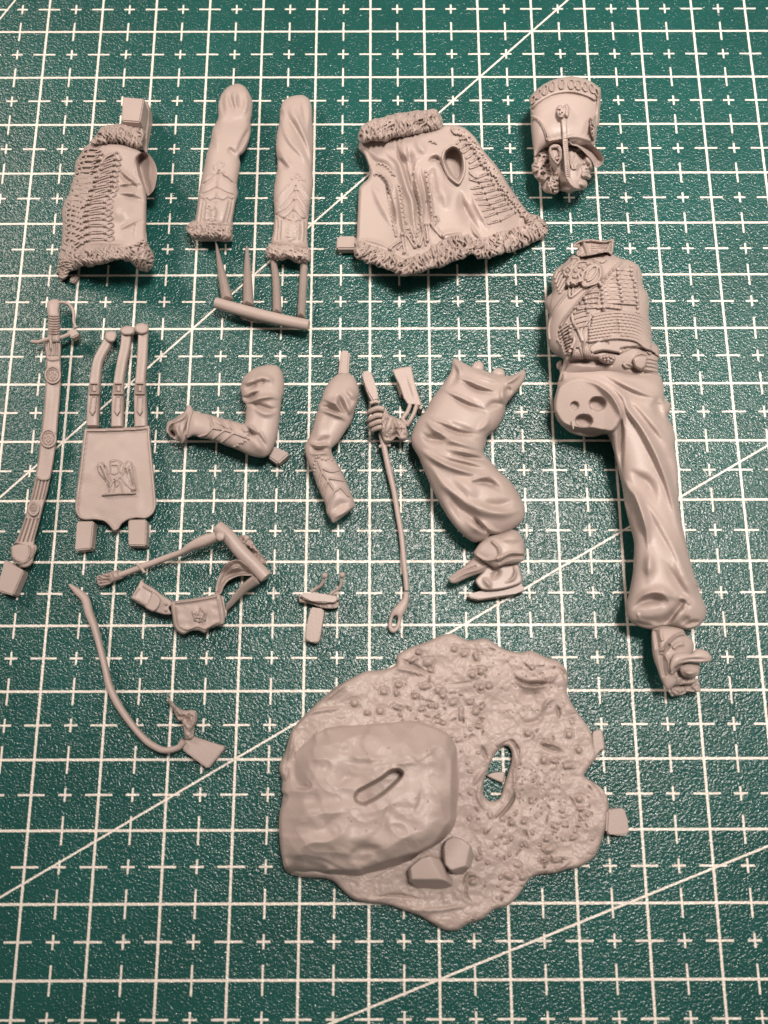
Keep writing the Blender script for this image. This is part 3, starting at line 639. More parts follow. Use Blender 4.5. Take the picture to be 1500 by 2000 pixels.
q.z = 1.04+.08*np.sqrt(np.clip(q.d/3,0,1))-.0*q.U; q.zb = q.z*0+.7; q.z -= .09*sstep(q.d, 3, 8); q.z -= .08*sstep(q.V, 300, 325)
q.cord(D('600 1180 590 1230 620 1220'), 2, .06, add=True); q.cord(D('540 1080 600 1080 640 1130'), 1.6, .04, add=True); q.build('ear', RES, t)
# peak of the shako: a thin curved visor
q = Rel(D('770 1005 830 985 930 985 1030 1015 1110 1070 1180 1145 1218 1210 1220 1260 1180 1320 1110 1352 1088 1310 1060 1250 1000 1180 930 1110 860 1060 800 1045'), 1.0)
q.z = .78-.0*q.U+.14*np.exp(-(q.d/3.0)**2)*sstep(q.U+ (360-q.V)*.6, 1120, 1150)-.34*sstep(q.U, 1110, 1180); q.z -= .10*sstep(q.d, 3, 14)*1.0; q.zb = q.z-.10; q.zb = np.where(q.d<1.5, q.z-.06, q.zb)
q.build('visor', RES, t)
# ------------------------------------------------------------------ torso with the standing leg
t = thing('body_casting', 'largest figure piece, headless resin torso in braided jacket with one baggy trouser leg', 'model body', 1180, 760)
# trousers
tr = Rel(np.concatenate([FF('150 175 150 60 400 20 560 30 700 60 830 90 945 130 985 220 990 320 1000 345 1040 370 1035 430 1018 475 1060 560 1080 650 1070 720 1085 800 1100 900 1102 1050 1115 1250 1150 1420 1190 1600 1230 1750 1290 1900'),
    G('1130 400 1200 560 1245 680 1240 770 1205 840 1150 900 1050 935 960 925 850 895 700 895 590 935 450 908 340 855 280 770 265 640 300 500 340 300 365 100'),
    FF('737 1700 742 1500 705 1350 668 1200 655 1100 636 1000 612 900 590 800 560 700 520 620 420 637 330 637 220 602 130 522 92 430 90 340 118 240 120 200')]), 1.5)
tr.pillow(.50, 1.05, cap=.66, kb=1.0)
face = FF('140 225 260 162 340 168 450 205 560 290 625 400 640 480 600 560 545 600 400 572 250 560 150 512 108 420 108 320')
tr.area(face, lambda U, V, z: .93+.0034*(U-1160)-.0016*(V-790)+np.maximum(0, .0014*(U-1180)), 3.0)
tr.area(FF('100 440 150 515 250 562 400 575 540 605 520 640 330 660 200 620 100 520'), lambda U, V, z: z*.35+.30, 4)
tr.stroke(FF('150 520 260 566 400 578 500 590'), 2.0, .05, .1).stroke(FF('330 170 450 208 560 292 620 380 650 480 660 600'), (7,4), .10, .2)
tr.stroke(FF('630 400 640 500 645 640 640 800 650 950'), (7,3), -.10, .25)
for l, w, h in (('340 150 520 200 640 300 700 420 790 540 850 640 930 800 1000 980 1060 1180 1140 1400', (6,9), .13), ('420 110 560 150 700 230 840 290 960 300', 8, .05), ('300 110 420 90 560 110 700 150 850 180', 7, .035), ('500 160 640 240 780 300 920 330', (9,6), -.06),
    ('560 240 660 340 760 430 860 560 960 680 1040 780', (10,7), -.05), ('700 330 820 450 920 560 1020 680', 8, .045), ('960 300 930 360 950 440 1000 520', 9, -.07), ('650 960 700 1060 750 1120 800 1250 840 1400 855 1560', (5,10), .15),
    ('700 900 780 960 860 1020 900 1100 930 1200', (14,10), -.07), ('760 1080 860 1200 960 1380 1060 1560 1180 1780 1260 1950', (9,8), .06), ('830 1180 920 1340 1020 1520 1120 1700', (8,9), -.06), ('640 980 660 1080 690 1180 720 1300', (5,5), -.06),
    ('900 640 1000 800 1060 950 1090 1150', 8, -.05), ('1000 1000 1060 1200 1120 1400 1180 1600', 7, .04), ('860 1500 870 1700 860 1850', 10, .03), ('150 200 170 120 200 90', 5, .03)):
    tr.stroke(FF(l), w, h)
for l, w, h in (('560 0 545 160 540 300', 8, .05), ('700 60 800 220 900 380 1000 520 1120 640', (8,8), -.05), ('850 100 940 260 1040 420 1160 560', 9, .045), ('340 680 420 580 520 510 620 480 720 510 790 590 810 680', (5,8), .07),
    ('330 700 430 620 560 570 700 600 740 680', 9, -.10), ('350 740 420 790 560 830 700 820 860 740 960 620', 7, -.04), ('400 720 420 780 425 820', 2, .05), ('600 860 700 860 800 820 880 700 960 610', (5,8), -.10), ('860 760 940 620 1000 600 1030 700', 9, -.09),
    ('900 570 980 560 1060 640', 6, .07), ('1060 780 980 830 920 880', 6, -.05), ('1180 830 1060 860 960 900', 4, -.07), ('600 410 700 440 800 520 900 560', 7, .05), ('340 840 500 880 620 890', 5, -.05)):
    tr.stroke(G(l), w, h)
tr.soften(3)
for (c, rx, ry, h) in ((FF('260 385')[0], 9, 9, -.09), (FF('447 368')[0], 18, 15, -.17), (FF('336 507')[0], 18.5, 14, -.17)):
    tr.ell(c, rx, ry, 0, h, .80)
TR = tr; tr.build('trousers', RES, t)
sweep('sprue_nub', FF('240 500 250 575'), .80, 1.4, RES, t)
# jacket
jk = Rel(E('430 290 380 300 310 370 250 410 205 470 180 560 192 650 145 700 118 760 150 850 165 890 142 950 135 1050 150 1160 190 1235 245 1280 300 1310 285 1420 262 1520 400 1500 600 1480 800 1500 1000 1540 1230 1500 1228 1440 1225 1330 1242 1290 1230 1190 1172 1130 1160 1000 1138 900 1137 760 1128 670 1085 600 1068 480 1040 400 960 345 870 325 790 285 700 260 560 290'), 1.1)
jk.pillow(.52, 1.05, cap=.74, kb=1.0)
jk.z += .10*np.exp(-(((jk.U-1165)/60)**2+((jk.V-620)/90)**2))
# cross belt
belt = '955 330 860 400 760 480 690 550 600 610 500 680 420 780 330 890 260 1000 240 1100 290 1220 320 1310 240 1280 180 1200 145 1060 170 900 260 760 340 660 480 600 620 560 700 480 800 390'
jk.area(E('205 660 300 640 420 620 540 600 600 600 520 680 430 780 340 890 265 1000 245 1120 300 1260 240 1280 180 1210 140 1080 140 950 170 820'), lambda U, V, z: z+.03, 2)
jk.stroke(E('890 340 780 440 690 540 600 600 510 680 420 790 330 900 265 1010'), 2.6, .08, .05).stroke(E('340 660 240 790 175 900 150 1000 160 1130'), 2.4, .05, .05)
jk.stroke(E('290 640 380 600 480 600'), 4, -.05).stroke(E('950 350 880 420 800 500 720 560'), 2.2, .06)
base = jk.z.copy()
# braid rows, right breast
rows = [(600,350,655,470,780)] 
for i, y in enumerate(np.linspace(430, 790, 10)):
    x0 = 700-.16*(y-400)+max(0, (560-y))*.75; x1 = 1010+ (y-430)*.06
    if i == 9: x1 = 860
    for dy in (-8, 9):
        jk.cord(E('%f %f %f %f %f %f %f %f' % (x0, y+dy+6, (x0*2+x1)/3, y+dy-4, (x0+x1*2)/3, y+dy+2, x1, y+dy+12)), 2.7, .065, base=base)
for i, y in enumerate((640, 690, 740, 790)):
    for dy in (-8, 9): jk.cord(E('%f %f 590 %f 655 %f' % (500-(i-1)*30, y+dy+20, y+dy+2, y+dy)), 2.0, .045, base=base)
for i, y in enumerate((780, 830, 880, 930, 980)):
    jk.cord(E('%f %f 470 %f 540 %f' % (410, y+30, y+10, y-4)), 2.0, .035, base=base)
# barrel sash: horizontal cords
for i in range(9):
    y = 862+i*31; xl = 600-i*6 if i < 4 else 560
    jk.cord(E('%f %f 700 %f 830 %f 980 %f 1060 %f 1150 %f' % (xl, y+22, y, y-12, y+4, y+28+i*2, y+75+i*8)), 3.5, .07, base=base)
    if i % 2 == 0: jk.cord(E('%f %f 700 %f 830 %f' % (xl, y+34, y+14, y+2)), 1.6, .03, base=base)
jk.stroke(E('825 870 835 1000 840 1080'), 2.5, -.04)
for i in range(9):
    y = 960+i*34; jk.cord(E('%f %f 310 %f 375 %f' % (262+i*6, y+72, y+34, y)), 2.4, .07, base=base)
jk.stroke(E('265 1010 300 1120 330 1220 345 1300'), 3, -.08).stroke(E('245 1110 290 1200 325 1300'), 2.5, .07, .05)
# belt under the sash and skirt of the jacket
jk.area(E('560 1190 700 1110 860 1070 1000 1090 1120 1140 1230 1190 1245 1290 1160 1230 1040 1200 900 1200 860 1250 700 1230 600 1250'), lambda U, V, z: z+.07, 2.5)
jk.stroke(E('600 1252 700 1232 850 1256'), 2.2, -.09, .05).stroke(E('850 1215 950 1190 1080 1205 1200 1260'), 2.0, -.07, .05).stroke(E('700 1110 760 1180'), 2, -.03).stroke(E('850 1258 930 1200 1050 1150'), 3, .04)
for y in (1300, 1335, 1370, 1410): jk.stroke(E('1110 %d 1170 %d 1225 %d' % (y, y+8, y+22)), 1.8, .045, .05)
jk.stroke(E('980 1290 1060 1250 1140 1280'), 3, .06).stroke(E('860 1330 960 1390 1060 1430 1200 1460'), 4, -.05).stroke(E('330 1340 480 1320 640 1330 800 1370'), 6, -.10)
JK = jk
# collar
jk.stroke(E('790 470 800 640'), 2, .0)
jk.build('jacket', RES, t)
for l in ('835 430 838 470 838 520 850 570 860 610 862 650 868 690 882 730', '965 400 968 440 970 480 985 520 1005 550 1000 590 1010 640 1018 690 1025 740 1030 800 1030 850', '670 580 680 620 682 665 685 705 690 745 698 800 700 825', '520 715 525 750 532 800 545 845', '340 960 375 990 365 1030 370 1070 350 1090', '655 560 845 560'):
    for p in E(l): ball('bead', p[0], p[1], float(JK.at(*p))+.05, 3.6, RES, t)
ck = Rel(E('470 145 580 135 700 150 790 132 796 170 775 290 720 265 600 290 470 310 425 290 440 220 398 215 395 190 430 165'), 1.0)
ck.z = .66+.10*sstep(ck.V, 470, 497)+0*ck.U+.07*np.sqrt(np.clip(ck.d/2.5,0,1))-.09*sstep(ck.d, 2.5, 6); ck.zb = ck.z*0+.4
ck.stroke(E('490 150 520 220 545 300'), 3, .12, .05).stroke(E('770 150 740 220 720 270'), 3, .12, .05).stroke(E('440 215 450 290'), 4, -.05)
for y in (195, 215, 240, 262): ck.stroke(E('570 %d 640 %d 730 %d' % (y+5, y+3, y)), 1.3, .04, .05)
ck.stroke(E('470 305 600 285 720 262'), 3, .10, .05); ck.build('collar', RES, t)
# cord knot on the breast
kn = Rel(E('385 295 460 300 480 340 560 330 650 360 690 430 690 500 640 570 570 600 500 610 460 570 400 610 350 600 320 560 340 520 300 490 280 430 310 390 370 350'), 1.0).on(JK, .10, 4)
kb_ = kn.z.copy(); rs = np.random.RandomState(15)
for l in ('480 540 500 460 560 400 620 380 660 420 660 500 620 560 540 590 490 590', '520 520 540 450 590 400 630 400 625 460 580 520 540 540', '390 420 440 360 520 350 580 370', '380 320 430 310 460 350', '300 430 340 400 380 440 350 490', '400 500 440 480 460 520 430 560', '340 560 380 540 420 580'):
    kn.cord(E(l), 2.7, .06, base=kb_)
kn.bead(E('340 440 380 400 420 440 460 400 500 420 420 500 460 540 390 560 350 580 330 540 440 590 480 470 540 370 610 340'), 4, .07, base=kb_); kn.build('cord_knot', RES, t)
for l in ('215 520 240 460 270 440', '225 560 260 480 290 460', '240 600 275 520 300 480', '250 640 290 560 320 520', '265 660 310 590 340 560', '360 600 370 700 480 620', '400 600 395 680 440 640', '600 330 680 360 720 330'):
    p = E(l); sweep('braid_loop', p, .035, 2.3, RES, t, on=JK, n=8)
# hanging cord, tassels, side cords
sweep('hanging_cord', E('385 880 405 960 440 1010 470 1080 490 1130'), .03, 2.8, RES, t, on=JK, n=8)
sweep('hanging_cord', E('590 870 540 940 480 1020 480 1080 500 1130'), .03, 2.6, RES, t, on=JK, n=8)
sweep('hanging_cord', E('400 1090 410 1130 375 1210 330 1320 290 1440 262 1540'), [.05,.05,.06,.08,.05,.02], 3.2, RES, t, on=JK, n=8)
for o_, n_ in (('495 1120 540 1120 560 1180 590 1240 600 1290 560 1310 510 1300 480 1250 480 1180', 5), ('400 1190 450 1175 490 1190 500 1260 500 1310 440 1310 385 1290 385 1230', 4)):
    q = Rel(E(o_), 1.0).on(JK, .16, 7); x0, x1 = E(o_)[:,0].min(), E(o_)[:,0].max(); y0, y1 = E(o_)[:,1].min(), E(o_)[:,1].max()
    for i in range(n_): q.stroke([[x0+(x1-x0)*(.4+.05*i), y0+3], [x0+(x1-x0)*(i+.5)/n_, y1]], 1.5, -.05, .05)
    q.build('tassel', RES, t)
q = Rel(E('640 1290 690 1265 760 1255 810 1280 805 1330 750 1355 690 1350 650 1325'), 1.0).on(JK, .12, 5); q.bead(E('670 1305 700 1285 730 1280 765 1285 790 1300 740 1310 700 1320 770 1325 735 1340'), 3.4, .05, base=q.z.copy()); q.build('buckle', RES, t)
q = Rel(E('985 1295 1060 1270 1125 1290 1110 1380 1060 1420 1010 1400 985 1350'), 1.0).on(JK, .16, 5); q.build('belt_loop', RES, t)
q = Rel(E('875 1350 930 1335 985 1360 970 1400 910 1395'), 1.0).on(JK, .08, 4); q.build('belt_knot', RES, t)
# boot
q = Rel(G('585 925 700 885 850 885 960 925 1000 1000 1075 1060 1095 1160 1060 1300 950 1400 850 1480 900 1560 780 1670 700 1560 640 1400 600 1280 582 1150'), 1.2).pillow(.48, 1.0, cap=.42)
for l, w, h in (('690 920 690 1000 710 1080', 4, .05), ('660 1200 730 1180 780 1100 880 1010 980 990 1070 1050', 3, .09), ('700 1220 760 1170 800 1110', 3, -.07), ('840 1170 900 1120 980 1110', 4, .05), ('620 940 640 1050 660 1180', 4, -.05), ('740 1240 780 1320 800 1440 850 1480', 3, .06), ('860 1380 940 1320 1040 1290', 5, .05), ('700 1230 720 1400 740 1520', 4, -.05)):
    q.stroke(G(l), w, h, .1)
q.build('boot_shaft', RES, t)
q = Rel(G('860 1230 950 1215 1060 1225 1120 1175 1190 1172 1270 1210 1312 1275 1290 1330 1180 1342 1060 1330 940 1355 860 1400 820 1450 800 1380 820 1290'), 1.1).pillow(.72, 1.0, cap=.2, kb=1); q.stroke(G('900 1330 1050 1300 1280 1300'), 3, -.03); q.build('boot_toe', RES, t)
q = Rel(G('930 1370 1040 1335 1160 1345 1165 1420 1150 1495 1060 1530 960 1500 920 1430'), 1.1).pillow(.55, 1.0, cap=.2); q.stroke(G('960 1440 1050 1470 1150 1440'), 5, .04); q.build('boot_heel', RES, t)
q = Rel(G('820 1440 900 1420 1000 1480 1080 1520 1120 1560 1080 1600 940 1610 840 1620 780 1580 780 1500'), 1.1).pillow(.38, 1.0, cap=.2); q.noise(5, .03, 8); q.build('boot_sole', RES, t)
q = Rel(G('780 1660 850 1590 950 1545 1060 1545 1140 1535 1165 1600 1175 1685 1100 1700 1020 1695 960 1730 830 1752 800 1720'), 1.1).pillow(.22, 1.0, cap=.2); q.noise(6, .05, 5).noise(3, .02, 6); q.build('casting_plug', RES, t)
sweep('spur', G('615 1330 660 1320 740 1290'), .5, [2, 3, 3], RES, t)
q = Rel(G('800 1380 830 1360 870 1400 830 1460'), 1.0).pillow(.6, 1); q.build('boot_tab', RES, t)
q = Rel(FF('985 325 1015 345 1040 375 1035 430 1015 470 995 430 985 380'), 1.1).pillow(.5, 1.0); q.build('hip_button', RES, t)
q = Rel(E('240 1340 290 1320 300 1390 265 1420 235 1390'), 1.1).pillow(.4, 1.0); q.build('hook', RES, t)

# ------------------------------------------------------------------ bent arm
t = thing('arm_casting', 'resin arm bent at a right angle, with a square casting block at the elbow', 'model arm', 470, 820, 'resin arms')
r = Rel(I('590 330 600 290 640 245 700 210 780 192 850 200 885 250 897 310 895 390 880 440 870 520 860 620 845 700 825 770 790 830 750 855 690 850 640 835 560 800 480 770 420 745 360 725 300 715 250 700 200 715 195 650 210 580 240 520 300 535 360 545 420 565 500 585 560 600 610 610 620 560 622 480 600 450 590 400 582 360'), 1.2)
r.pillow(.36, 1.0, cap=.46)
for l, w, h in (('590 420 640 430 690 400 730 385', (5,4), -.10), ('600 450 660 455 720 430 800 420 870 440', (5,5), .07), ('620 480 680 470 740 495 800 510 860 500', (5,5), -.07), ('600 330 650 310 690 300', 5, .05), ('610 370 660 350 720 320', 5, -.06),
    ('640 260 700 290 740 280 800 300 800 350', 7, .05), ('690 310 730 320 770 300', 5, -.04), ('680 500 760 540 840 540', 6, .04), ('615 620 660 640 700 690 710 700', (4,4), .08), ('630 650 680 690 720 690', 4, -.07), ('710 650 740 700 770 760', 3, .05), ('690 660 740 740 780 800', 5, -.03),
    ('640 700 700 760 760 830', 10, .03), ('590 430 600 470 640 490', 4, .05)): r.stroke(I(l), w, h)
r.soften(3)
b0 = r.z.copy()
for l in ('340 530 370 580 385 640 460 655 540 680 620 710', '385 640 340 690 270 715', '420 565 480 645', '490 580 540 675', '465 660 385 725', '530 680 440 755'):
    r.cord(I(l), 2.3, .04, base=b0)
r.stroke(I('360 560 400 610 460 640 560 670'), 2.5, -.04, .15)
b0 = r.z.copy(); r.bead(I('610 665 635 665 640 690 640 720 615 735 600 750 580 750 565 770 540 780 600 650'), 2.6, .04, base=b0)
R5 = r; r.build('sleeve', RES, t)
q = Rel(I('205 480 235 495 245 520 235 570 215 640 200 710 170 755 140 740 90 710 70 690 50 660 65 600 110 580 150 550 190 520'), 1.1).pillow(.30, 1.0, cap=.34)
for l, w, h in (('200 500 180 560 120 600 70 620', 4, .05), ('220 560 200 640 170 700', (3,3), -.06), ('110 600 90 660 130 730', 5, -.10), ('150 600 130 660 170 740', 5, .06), ('80 660 110 690 100 710', 4, -.12)): q.stroke(I(l), w, h)
q.build('cuff', RES, t); sweep('cuff_edge', I('240 520 215 590 200 690'), .03, 2.2, RES, t, on=R5, n=8)
prism('casting_block', I('817 768 938 824 852 900 777 848'), .22, .01, RES, t, .025)
# ------------------------------------------------------------------ straighter arm
t = thing('arm_casting', 'resin arm only slightly bent, puffed at the shoulder with an upright casting peg above it', 'model arm', 650, 850, 'resin arms')
r = Rel(I('1275 260 1320 250 1370 258 1410 300 1432 380 1425 440 1400 520 1385 580 1360 630 1320 690 1280 750 1235 795 1250 850 1290 920 1320 980 1350 1050 1380 1120 1400 1185 1395 1210 1330 1270 1250 1322 1225 1290 1200 1250 1190 1190 1160 1120 1130 1050 1100 960 1070 900 1048 830 1045 770 1075 710 1100 640 1120 560 1140 510 1140 480 1160 450 1180 380 1220 310'), 1.2)
r.pillow(.34, 1.0, cap=.44)
for l, w, h in (('1160 430 1220 450 1270 480 1320 550', (5,5), .08), ('1145 490 1210 500 1270 530 1320 560', (4,5), -.08), ('1150 520 1220 530 1300 560 1350 600', (5,4), .07), ('1280 400 1300 470 1340 540', (4,5), -.08), ('1300 390 1340 460 1370 560', 5, .06),
    ('1330 360 1380 400 1400 460', 7, .05), ('1420 440 1380 500 1355 560', 6, .04), ('1240 420 1290 480', 5, .05), ('1060 740 1130 770 1190 765 1240 790', (4,4), .07), ('1080 780 1140 800 1200 800', 4, -.06), ('1110 750 1170 740 1230 700', 6, -.04),
    ('1160 600 1140 700 1110 740', 8, .02), ('1070 800 1100 830 1180 820 1240 850', 4, .04)): r.stroke(I(l), w, h)
r.soften(3)
b0 = r.z.copy()
for l in ('1140 885 1170 960 1210 1020 1260 1090 1300 1070 1360 1130', '1260 1090 1230 1140 1215 1200 1205 1260', '1165 960 1150 1010 1140 1070', '1205 1020 1180 1080 1170 1140', '1180 935 1230 955 1290 945', '1200 1000 1270 1010 1330 1020'):
    r.cord(I(l), 2.3, .04, base=b0)
b0 = r.z.copy(); r.bead(I('1125 855 1145 850 1120 875 1110 900 1112 925 1105 950 1170 865 1195 870 1215 860 1240 872 1265 880 1290 885 1105 975'), 2.6, .035, base=b0)
r.stroke(I('1250 1290 1320 1250 1385 1205'), 4, .03).stroke(I('1230 1250 1300 1190 1370 1180'), 8, -.03)
r.build('sleeve', RES, t)
prism('casting_peg', I('1300 82 1366 90 1356 262 1282 262'), [.34]*4, .06, RES, t, .03)

# ------------------------------------------------------------------ bent leg
t = thing('leg_casting', 'resin lower half of a bent leg in baggy folded trousers ending in a shoe', 'model leg', 930, 930)
r = Rel(J('705 70 760 95 830 130 900 150 980 175 1050 190 1120 185 1180 150 1202 165 1195 220 1150 290 1100 350 1065 400 1050 470 1030 520 990 570 940 610 925 640 920 680 910 730 960 790 1020 860 1090 920 1150 1010 1190 1100 1195 1170 1170 1220 1100 1270 1020 1300 960 1300 930 1335 850 1355 790 1325 720 1260 660 1180 600 1080 550 980 500 870 460 770 420 700 402 640 415 580 450 500 500 440 550 350 610 270 650 210 680 160 690 100'), 1.3)
r.pillow(.42, 1.05, cap=.60)
fo = (('730 210 790 250 870 290 990 315', (4.5,9), -.13), ('700 190 790 222 900 270 1010 295', (8,4), .07), ('640 310 700 350 800 400 900 430 940 470', (4.5,9), -.11), ('610 270 710 325 820 380 940 430', (9,4), .075), ('560 505 640 550 740 590 840 600 900 610', (4,9), -.14),
    ('520 470 620 520 750 572 890 598', (8,4), .07), ('500 500 560 560 640 600', (5,5), .06), ('470 580 520 630 600 640 700 620', (6,9), -.09), ('520 560 600 600 680 640 800 680 920 720', (7,7), .07), ('460 700 560 770 700 830 820 870 920 890', (7,7), .10), ('540 730 660 790 800 820 940 850', (7,5), -.08), ('660 740 780 760 900 780 980 830', (4,6), -.07), ('640 700 760 720 900 760', (5,5), .05),
    ('480 780 560 850 640 960 740 1050 820 1100 900 1150 1000 1170', (9,8), .06), ('820 950 900 935 980 960 1040 1000', (4,8), -.12), ('800 920 880 910 960 890', (6,5), .06), ('620 960 700 1060 780 1160 860 1220 940 1280', (14,12), -.11), ('780 1000 840 1080 940 1130 1060 1150 1180 1130', (10,8), .08),
    ('700 900 800 980 860 1060', 12, .05), ('880 1080 1000 1100 1120 1060', 9, -.05), ('830 1180 890 1240 950 1290', (4,4), -.12), ('850 1170 900 1230 980 1280 1060 1280', (5,5), .06), ('740 1120 800 1200 880 1270 940 1310', 8, .06), ('1050 250 1040 330 1060 400', (6,5), .06), ('1050 250 1110 220 1180 160', (4,6), .07), ('1080 260 1080 330', 6, -.06),
    ('690 110 720 180 690 240 650 270', 6, -.06), ('700 80 740 150 720 220', 5, .05), ('820 150 900 190 1040 240', (6,6), .05), ('950 480 920 540 860 580', 6, .04), ('920 430 980 390 1050 400', 6, -.06))
for l, w, h in fo: r.stroke(J(l), w, h)
r.soften(5)
R6 = r; r.build('trousers', RES, t)
for c, w in (('880 105 870 135', 9), ('1010 160 1015 190', 10)): q = Rel(J('%s' % {9:'830 120 845 98 885 90 908 115 905 160 860 160 825 145', 10:'970 175 985 145 1020 138 1052 155 1055 190 1010 200'}[w]), 1.1).pillow(.42, 1.0); q.build('locating_peg', RES, t)
q = Rel(J('840 1430 860 1390 890 1350 940 1310 1020 1290 1110 1265 1160 1290 1190 1350 1195 1430 1190 1480 1130 1500 1060 1510 990 1530 930 1500 870 1460'), 1.1).pillow(.45, 1.0, cap=.35)
q.stroke(J('850 1440 920 1480 990 1470 1020 1440 1010 1390 960 1340'), (3,3), .07, .05).stroke(J('1000 1480 1090 1430 1190 1430'), 3, .06, .05).stroke(J('1010 1500 1100 1455 1190 1450'), 2.5, -.06, .05).stroke(J('1020 1340 1100 1320 1180 1340'), 9, .04); q.build('gaiter', RES, t)
q = Rel(J('850 1450 900 1470 985 1490 975 1520 920 1560 830 1590 760 1620 710 1640 680 1635 668 1610 690 1580 760 1530 820 1480'), 1.1).pillow(.30, 1.0, cap=.25)
q.stroke(J('690 1620 780 1570 880 1540 960 1500'), 3, .04).stroke(J('680 1600 760 1560 860 1520'), 2, -.04, .05); q.build('shoe', RES, t)
q = Rel(J('930 1520 1000 1500 1080 1500 1140 1490 1165 1550 1180 1620 1150 1650 1050 1680 960 1690 890 1680 850 1620 900 1560'), 1.1).plate(.36, .01, 4, .08)
q.stroke(J('1110 1500 1130 1560 1110 1610 1050 1640'), 3, .05).stroke(J('960 1530 1000 1560 960 1620'), 6, -.05).stroke(J('900 1600 940 1640 960 1680'), 5, .04); q.build('shoe_heel', RES, t)
prism('shoe_sole', J('800 1715 1160 1622 1200 1688 1130 1712 880 1752 812 1738'), [.24]*6, .01, RES, t, .015)
# ------------------------------------------------------------------ sabre in its scabbard
t = thing('sabre', 'long curved resin sabre in its scabbard with knuckle guard and round medallions', 'model sabre', 80, 860)
r = Rel(H('280 345 378 345 384 450 386 560 380 700 368 830 358 960 342 1080 322 1190 300 1290 270 1400 245 1500 222 1580 205 1650 100 1620 75 1640 110 1580 140 1500 175 1390 200 1300 222 1200 238 1100 250 1000 262 900 272 800 282 680 288 560 290 450'), 1.1)
r.plate(.24, .02, 4, .10)
for k in (0.22, 0.5, 0.78):
    a = H('288 350 300 440'); r.cord([[H('%f 350' % (285+90*k))[0][0], 668.5], [H('%f 430' % (292+85*k))[0][0], 693]], 2.2, .035)
r.stroke(H('290 440 320 462 375 455'), 2.0, .035, .05)
for k in (0.15, .38, .62, .85):
    def cx(l, rr, y): return '%f %f ' % (np.interp(y, l[0], l[1])+k*(np.interp(y, rr[0], rr[1])-np.interp(y, l[0], l[1])), y)
    lf = ([1200,1300,1390,1500,1620],[225,203,178,142,98]); rt = ([1200,1300,1400,1500,1620],[318,296,270,245,212])
    r.stroke(H(cx(lf,rt,1215)+cx(lf,rt,1280)+cx(lf,rt,1345)), 1.3, -.05, .05); r.stroke(H(cx(lf,rt,1460)+cx(lf,rt,1530)+cx(lf,rt,1610)), 1.3, -.05, .05)
r.stroke(H('232 1190 240 1205 270 1218 300 1212 316 1195'), 2, .04, .05).stroke(H('330 480 335 700 318 900 300 1060 280 1180'), 12, .02)
R7 = r; r.build('scabbard', RES, t)
def medal(c, rx, ry, name='medallion'):
    a = np.linspace(0, 2*math.pi, 18)[:-1]; c = H(c)[0]
    q = Rel(np.stack([c[0]+rx*np.cos(a), c[1]+ry*np.sin(a)], 1), 1.0); q.z = .29+.02*np.sqrt(np.clip(q.d/2,0,1)); q.zb = .12+0*q.U
    q.z -= .035*sstep(q.d, 3, 5); b0 = q.z.copy(); r_ = np.random.RandomState(int(c[1]))
    q.bead(c+np.array([[0,-5],[0,0],[-3,3],[3,3],[0,6],[-4,-2],[4,-2]])*rx/16.5, 2.6*rx/16.5, .035, base=b0)
    q.cord(np.stack([c[0]+rx*.62*np.cos(a), c[1]+ry*.62*np.sin(a)], 1), 1.2, .025, base=b0); q.build(name, RES, t)
medal('332 555', 16.5, 18); medal('304 955', 16.5, 19); medal('210 1398', 12, 15)
q = Rel(H('300 95 330 78 370 82 378 110 372 150 377 200 378 270 376 345 305 345 300 280 303 200 295 150 296 120'), 1.0).pillow(.26, 1.0, cap=.14)
for y in range(180, 300, 16): q.stroke(H('310 %d 340 %d 375 %d' % (y, y+5, y)), 1.5, .045, 0)
q.stroke(H('322 260 322 320 320 385'), 2.5, .05, .05); q.build('grip', RES, t)
sweep('langet', H('318 270 320 330 322 390'), .34, [2, 3, 1.4], RES, t)
sweep('crossguard', H('200 345 240 348 290 333 340 322 390 318 440 298'), .30, [4.2, 3.5, 4, 4, 4, 4], RES, t)
sweep('knuckle_guard', H('370 100 400 98 430 108 455 135 465 175 465 220 480 260'), .30, [2.6, 3, 3, 3.4, 3, 2.8, 3], RES, t)
prism('casting_block', H('414 280 468 260 500 300 448 325'), .32, .16, RES, t, .02)
sweep('guard_stud', H('250 355 255 372'), .25, 2.6, RES, t)
q = Rel(H('70 1640 120 1620 180 1625 225 1625 235 1650 215 1700 205 1740 180 1765 140 1770 100 1740 75 1710'), 1.0).plate(.27, .02, 4, .08); q.cord(H('80 1700 110 1725 150 1730 180 1700 190 1650 180 1630'), 2, .05); q.cord(H('100 1740 150 1740 200 1700 215 1640'), 1.6, .04); q.build('scabbard_tip', RES, t)
prism('casting_block', H('28 1715 150 1790 82 1945 -25 1915'), [.24]*4, .01, RES, t, .02)

# ------------------------------------------------------------------ sabretache
t = thing('sabretache', 'flat resin satchel plate with a raised eagle badge, three buckled straps and two casting blocks', 'model satchel', 225, 900)
r = Rel(H('540 895 640 892 760 888 880 882 942 878 948 960 960 1080 972 1200 982 1320 985 1380 965 1430 920 1462 860 1460 810 1470 770 1495 745 1530 715 1540 690 1510 655 1480 600 1470 540 1472 500 1460 475 1420 472 1370 485 1260 500 1150 515 1020 528 920'), 1.2)
r.plate(.26, .02, 3, .10)
rim = Rel.__new__(Rel)
r.z -= .035*sstep(r.d, 5, 6.5); r.stroke(H('552 912 640 908 800 902 930 895'), 1.8, .02, .02)
r.noise(22, .012, 2); b0 = r.z.copy()
R8 = r; r.build('satchel_flap', RES, t)
e = Rel(H('690 1095 725 1085 760 1095 780 1110 800 1092 830 1105 838 1150 845 1210 862 1280 830 1290 860 1300 835 1310 760 1310 700 1318 640 1318 650 1300 680 1290 665 1230 625 1180 608 1130 625 1105 650 1105 670 1140 690 1170'), 0.9).on(R8, .06, 6)
b0 = e.z.copy(); 
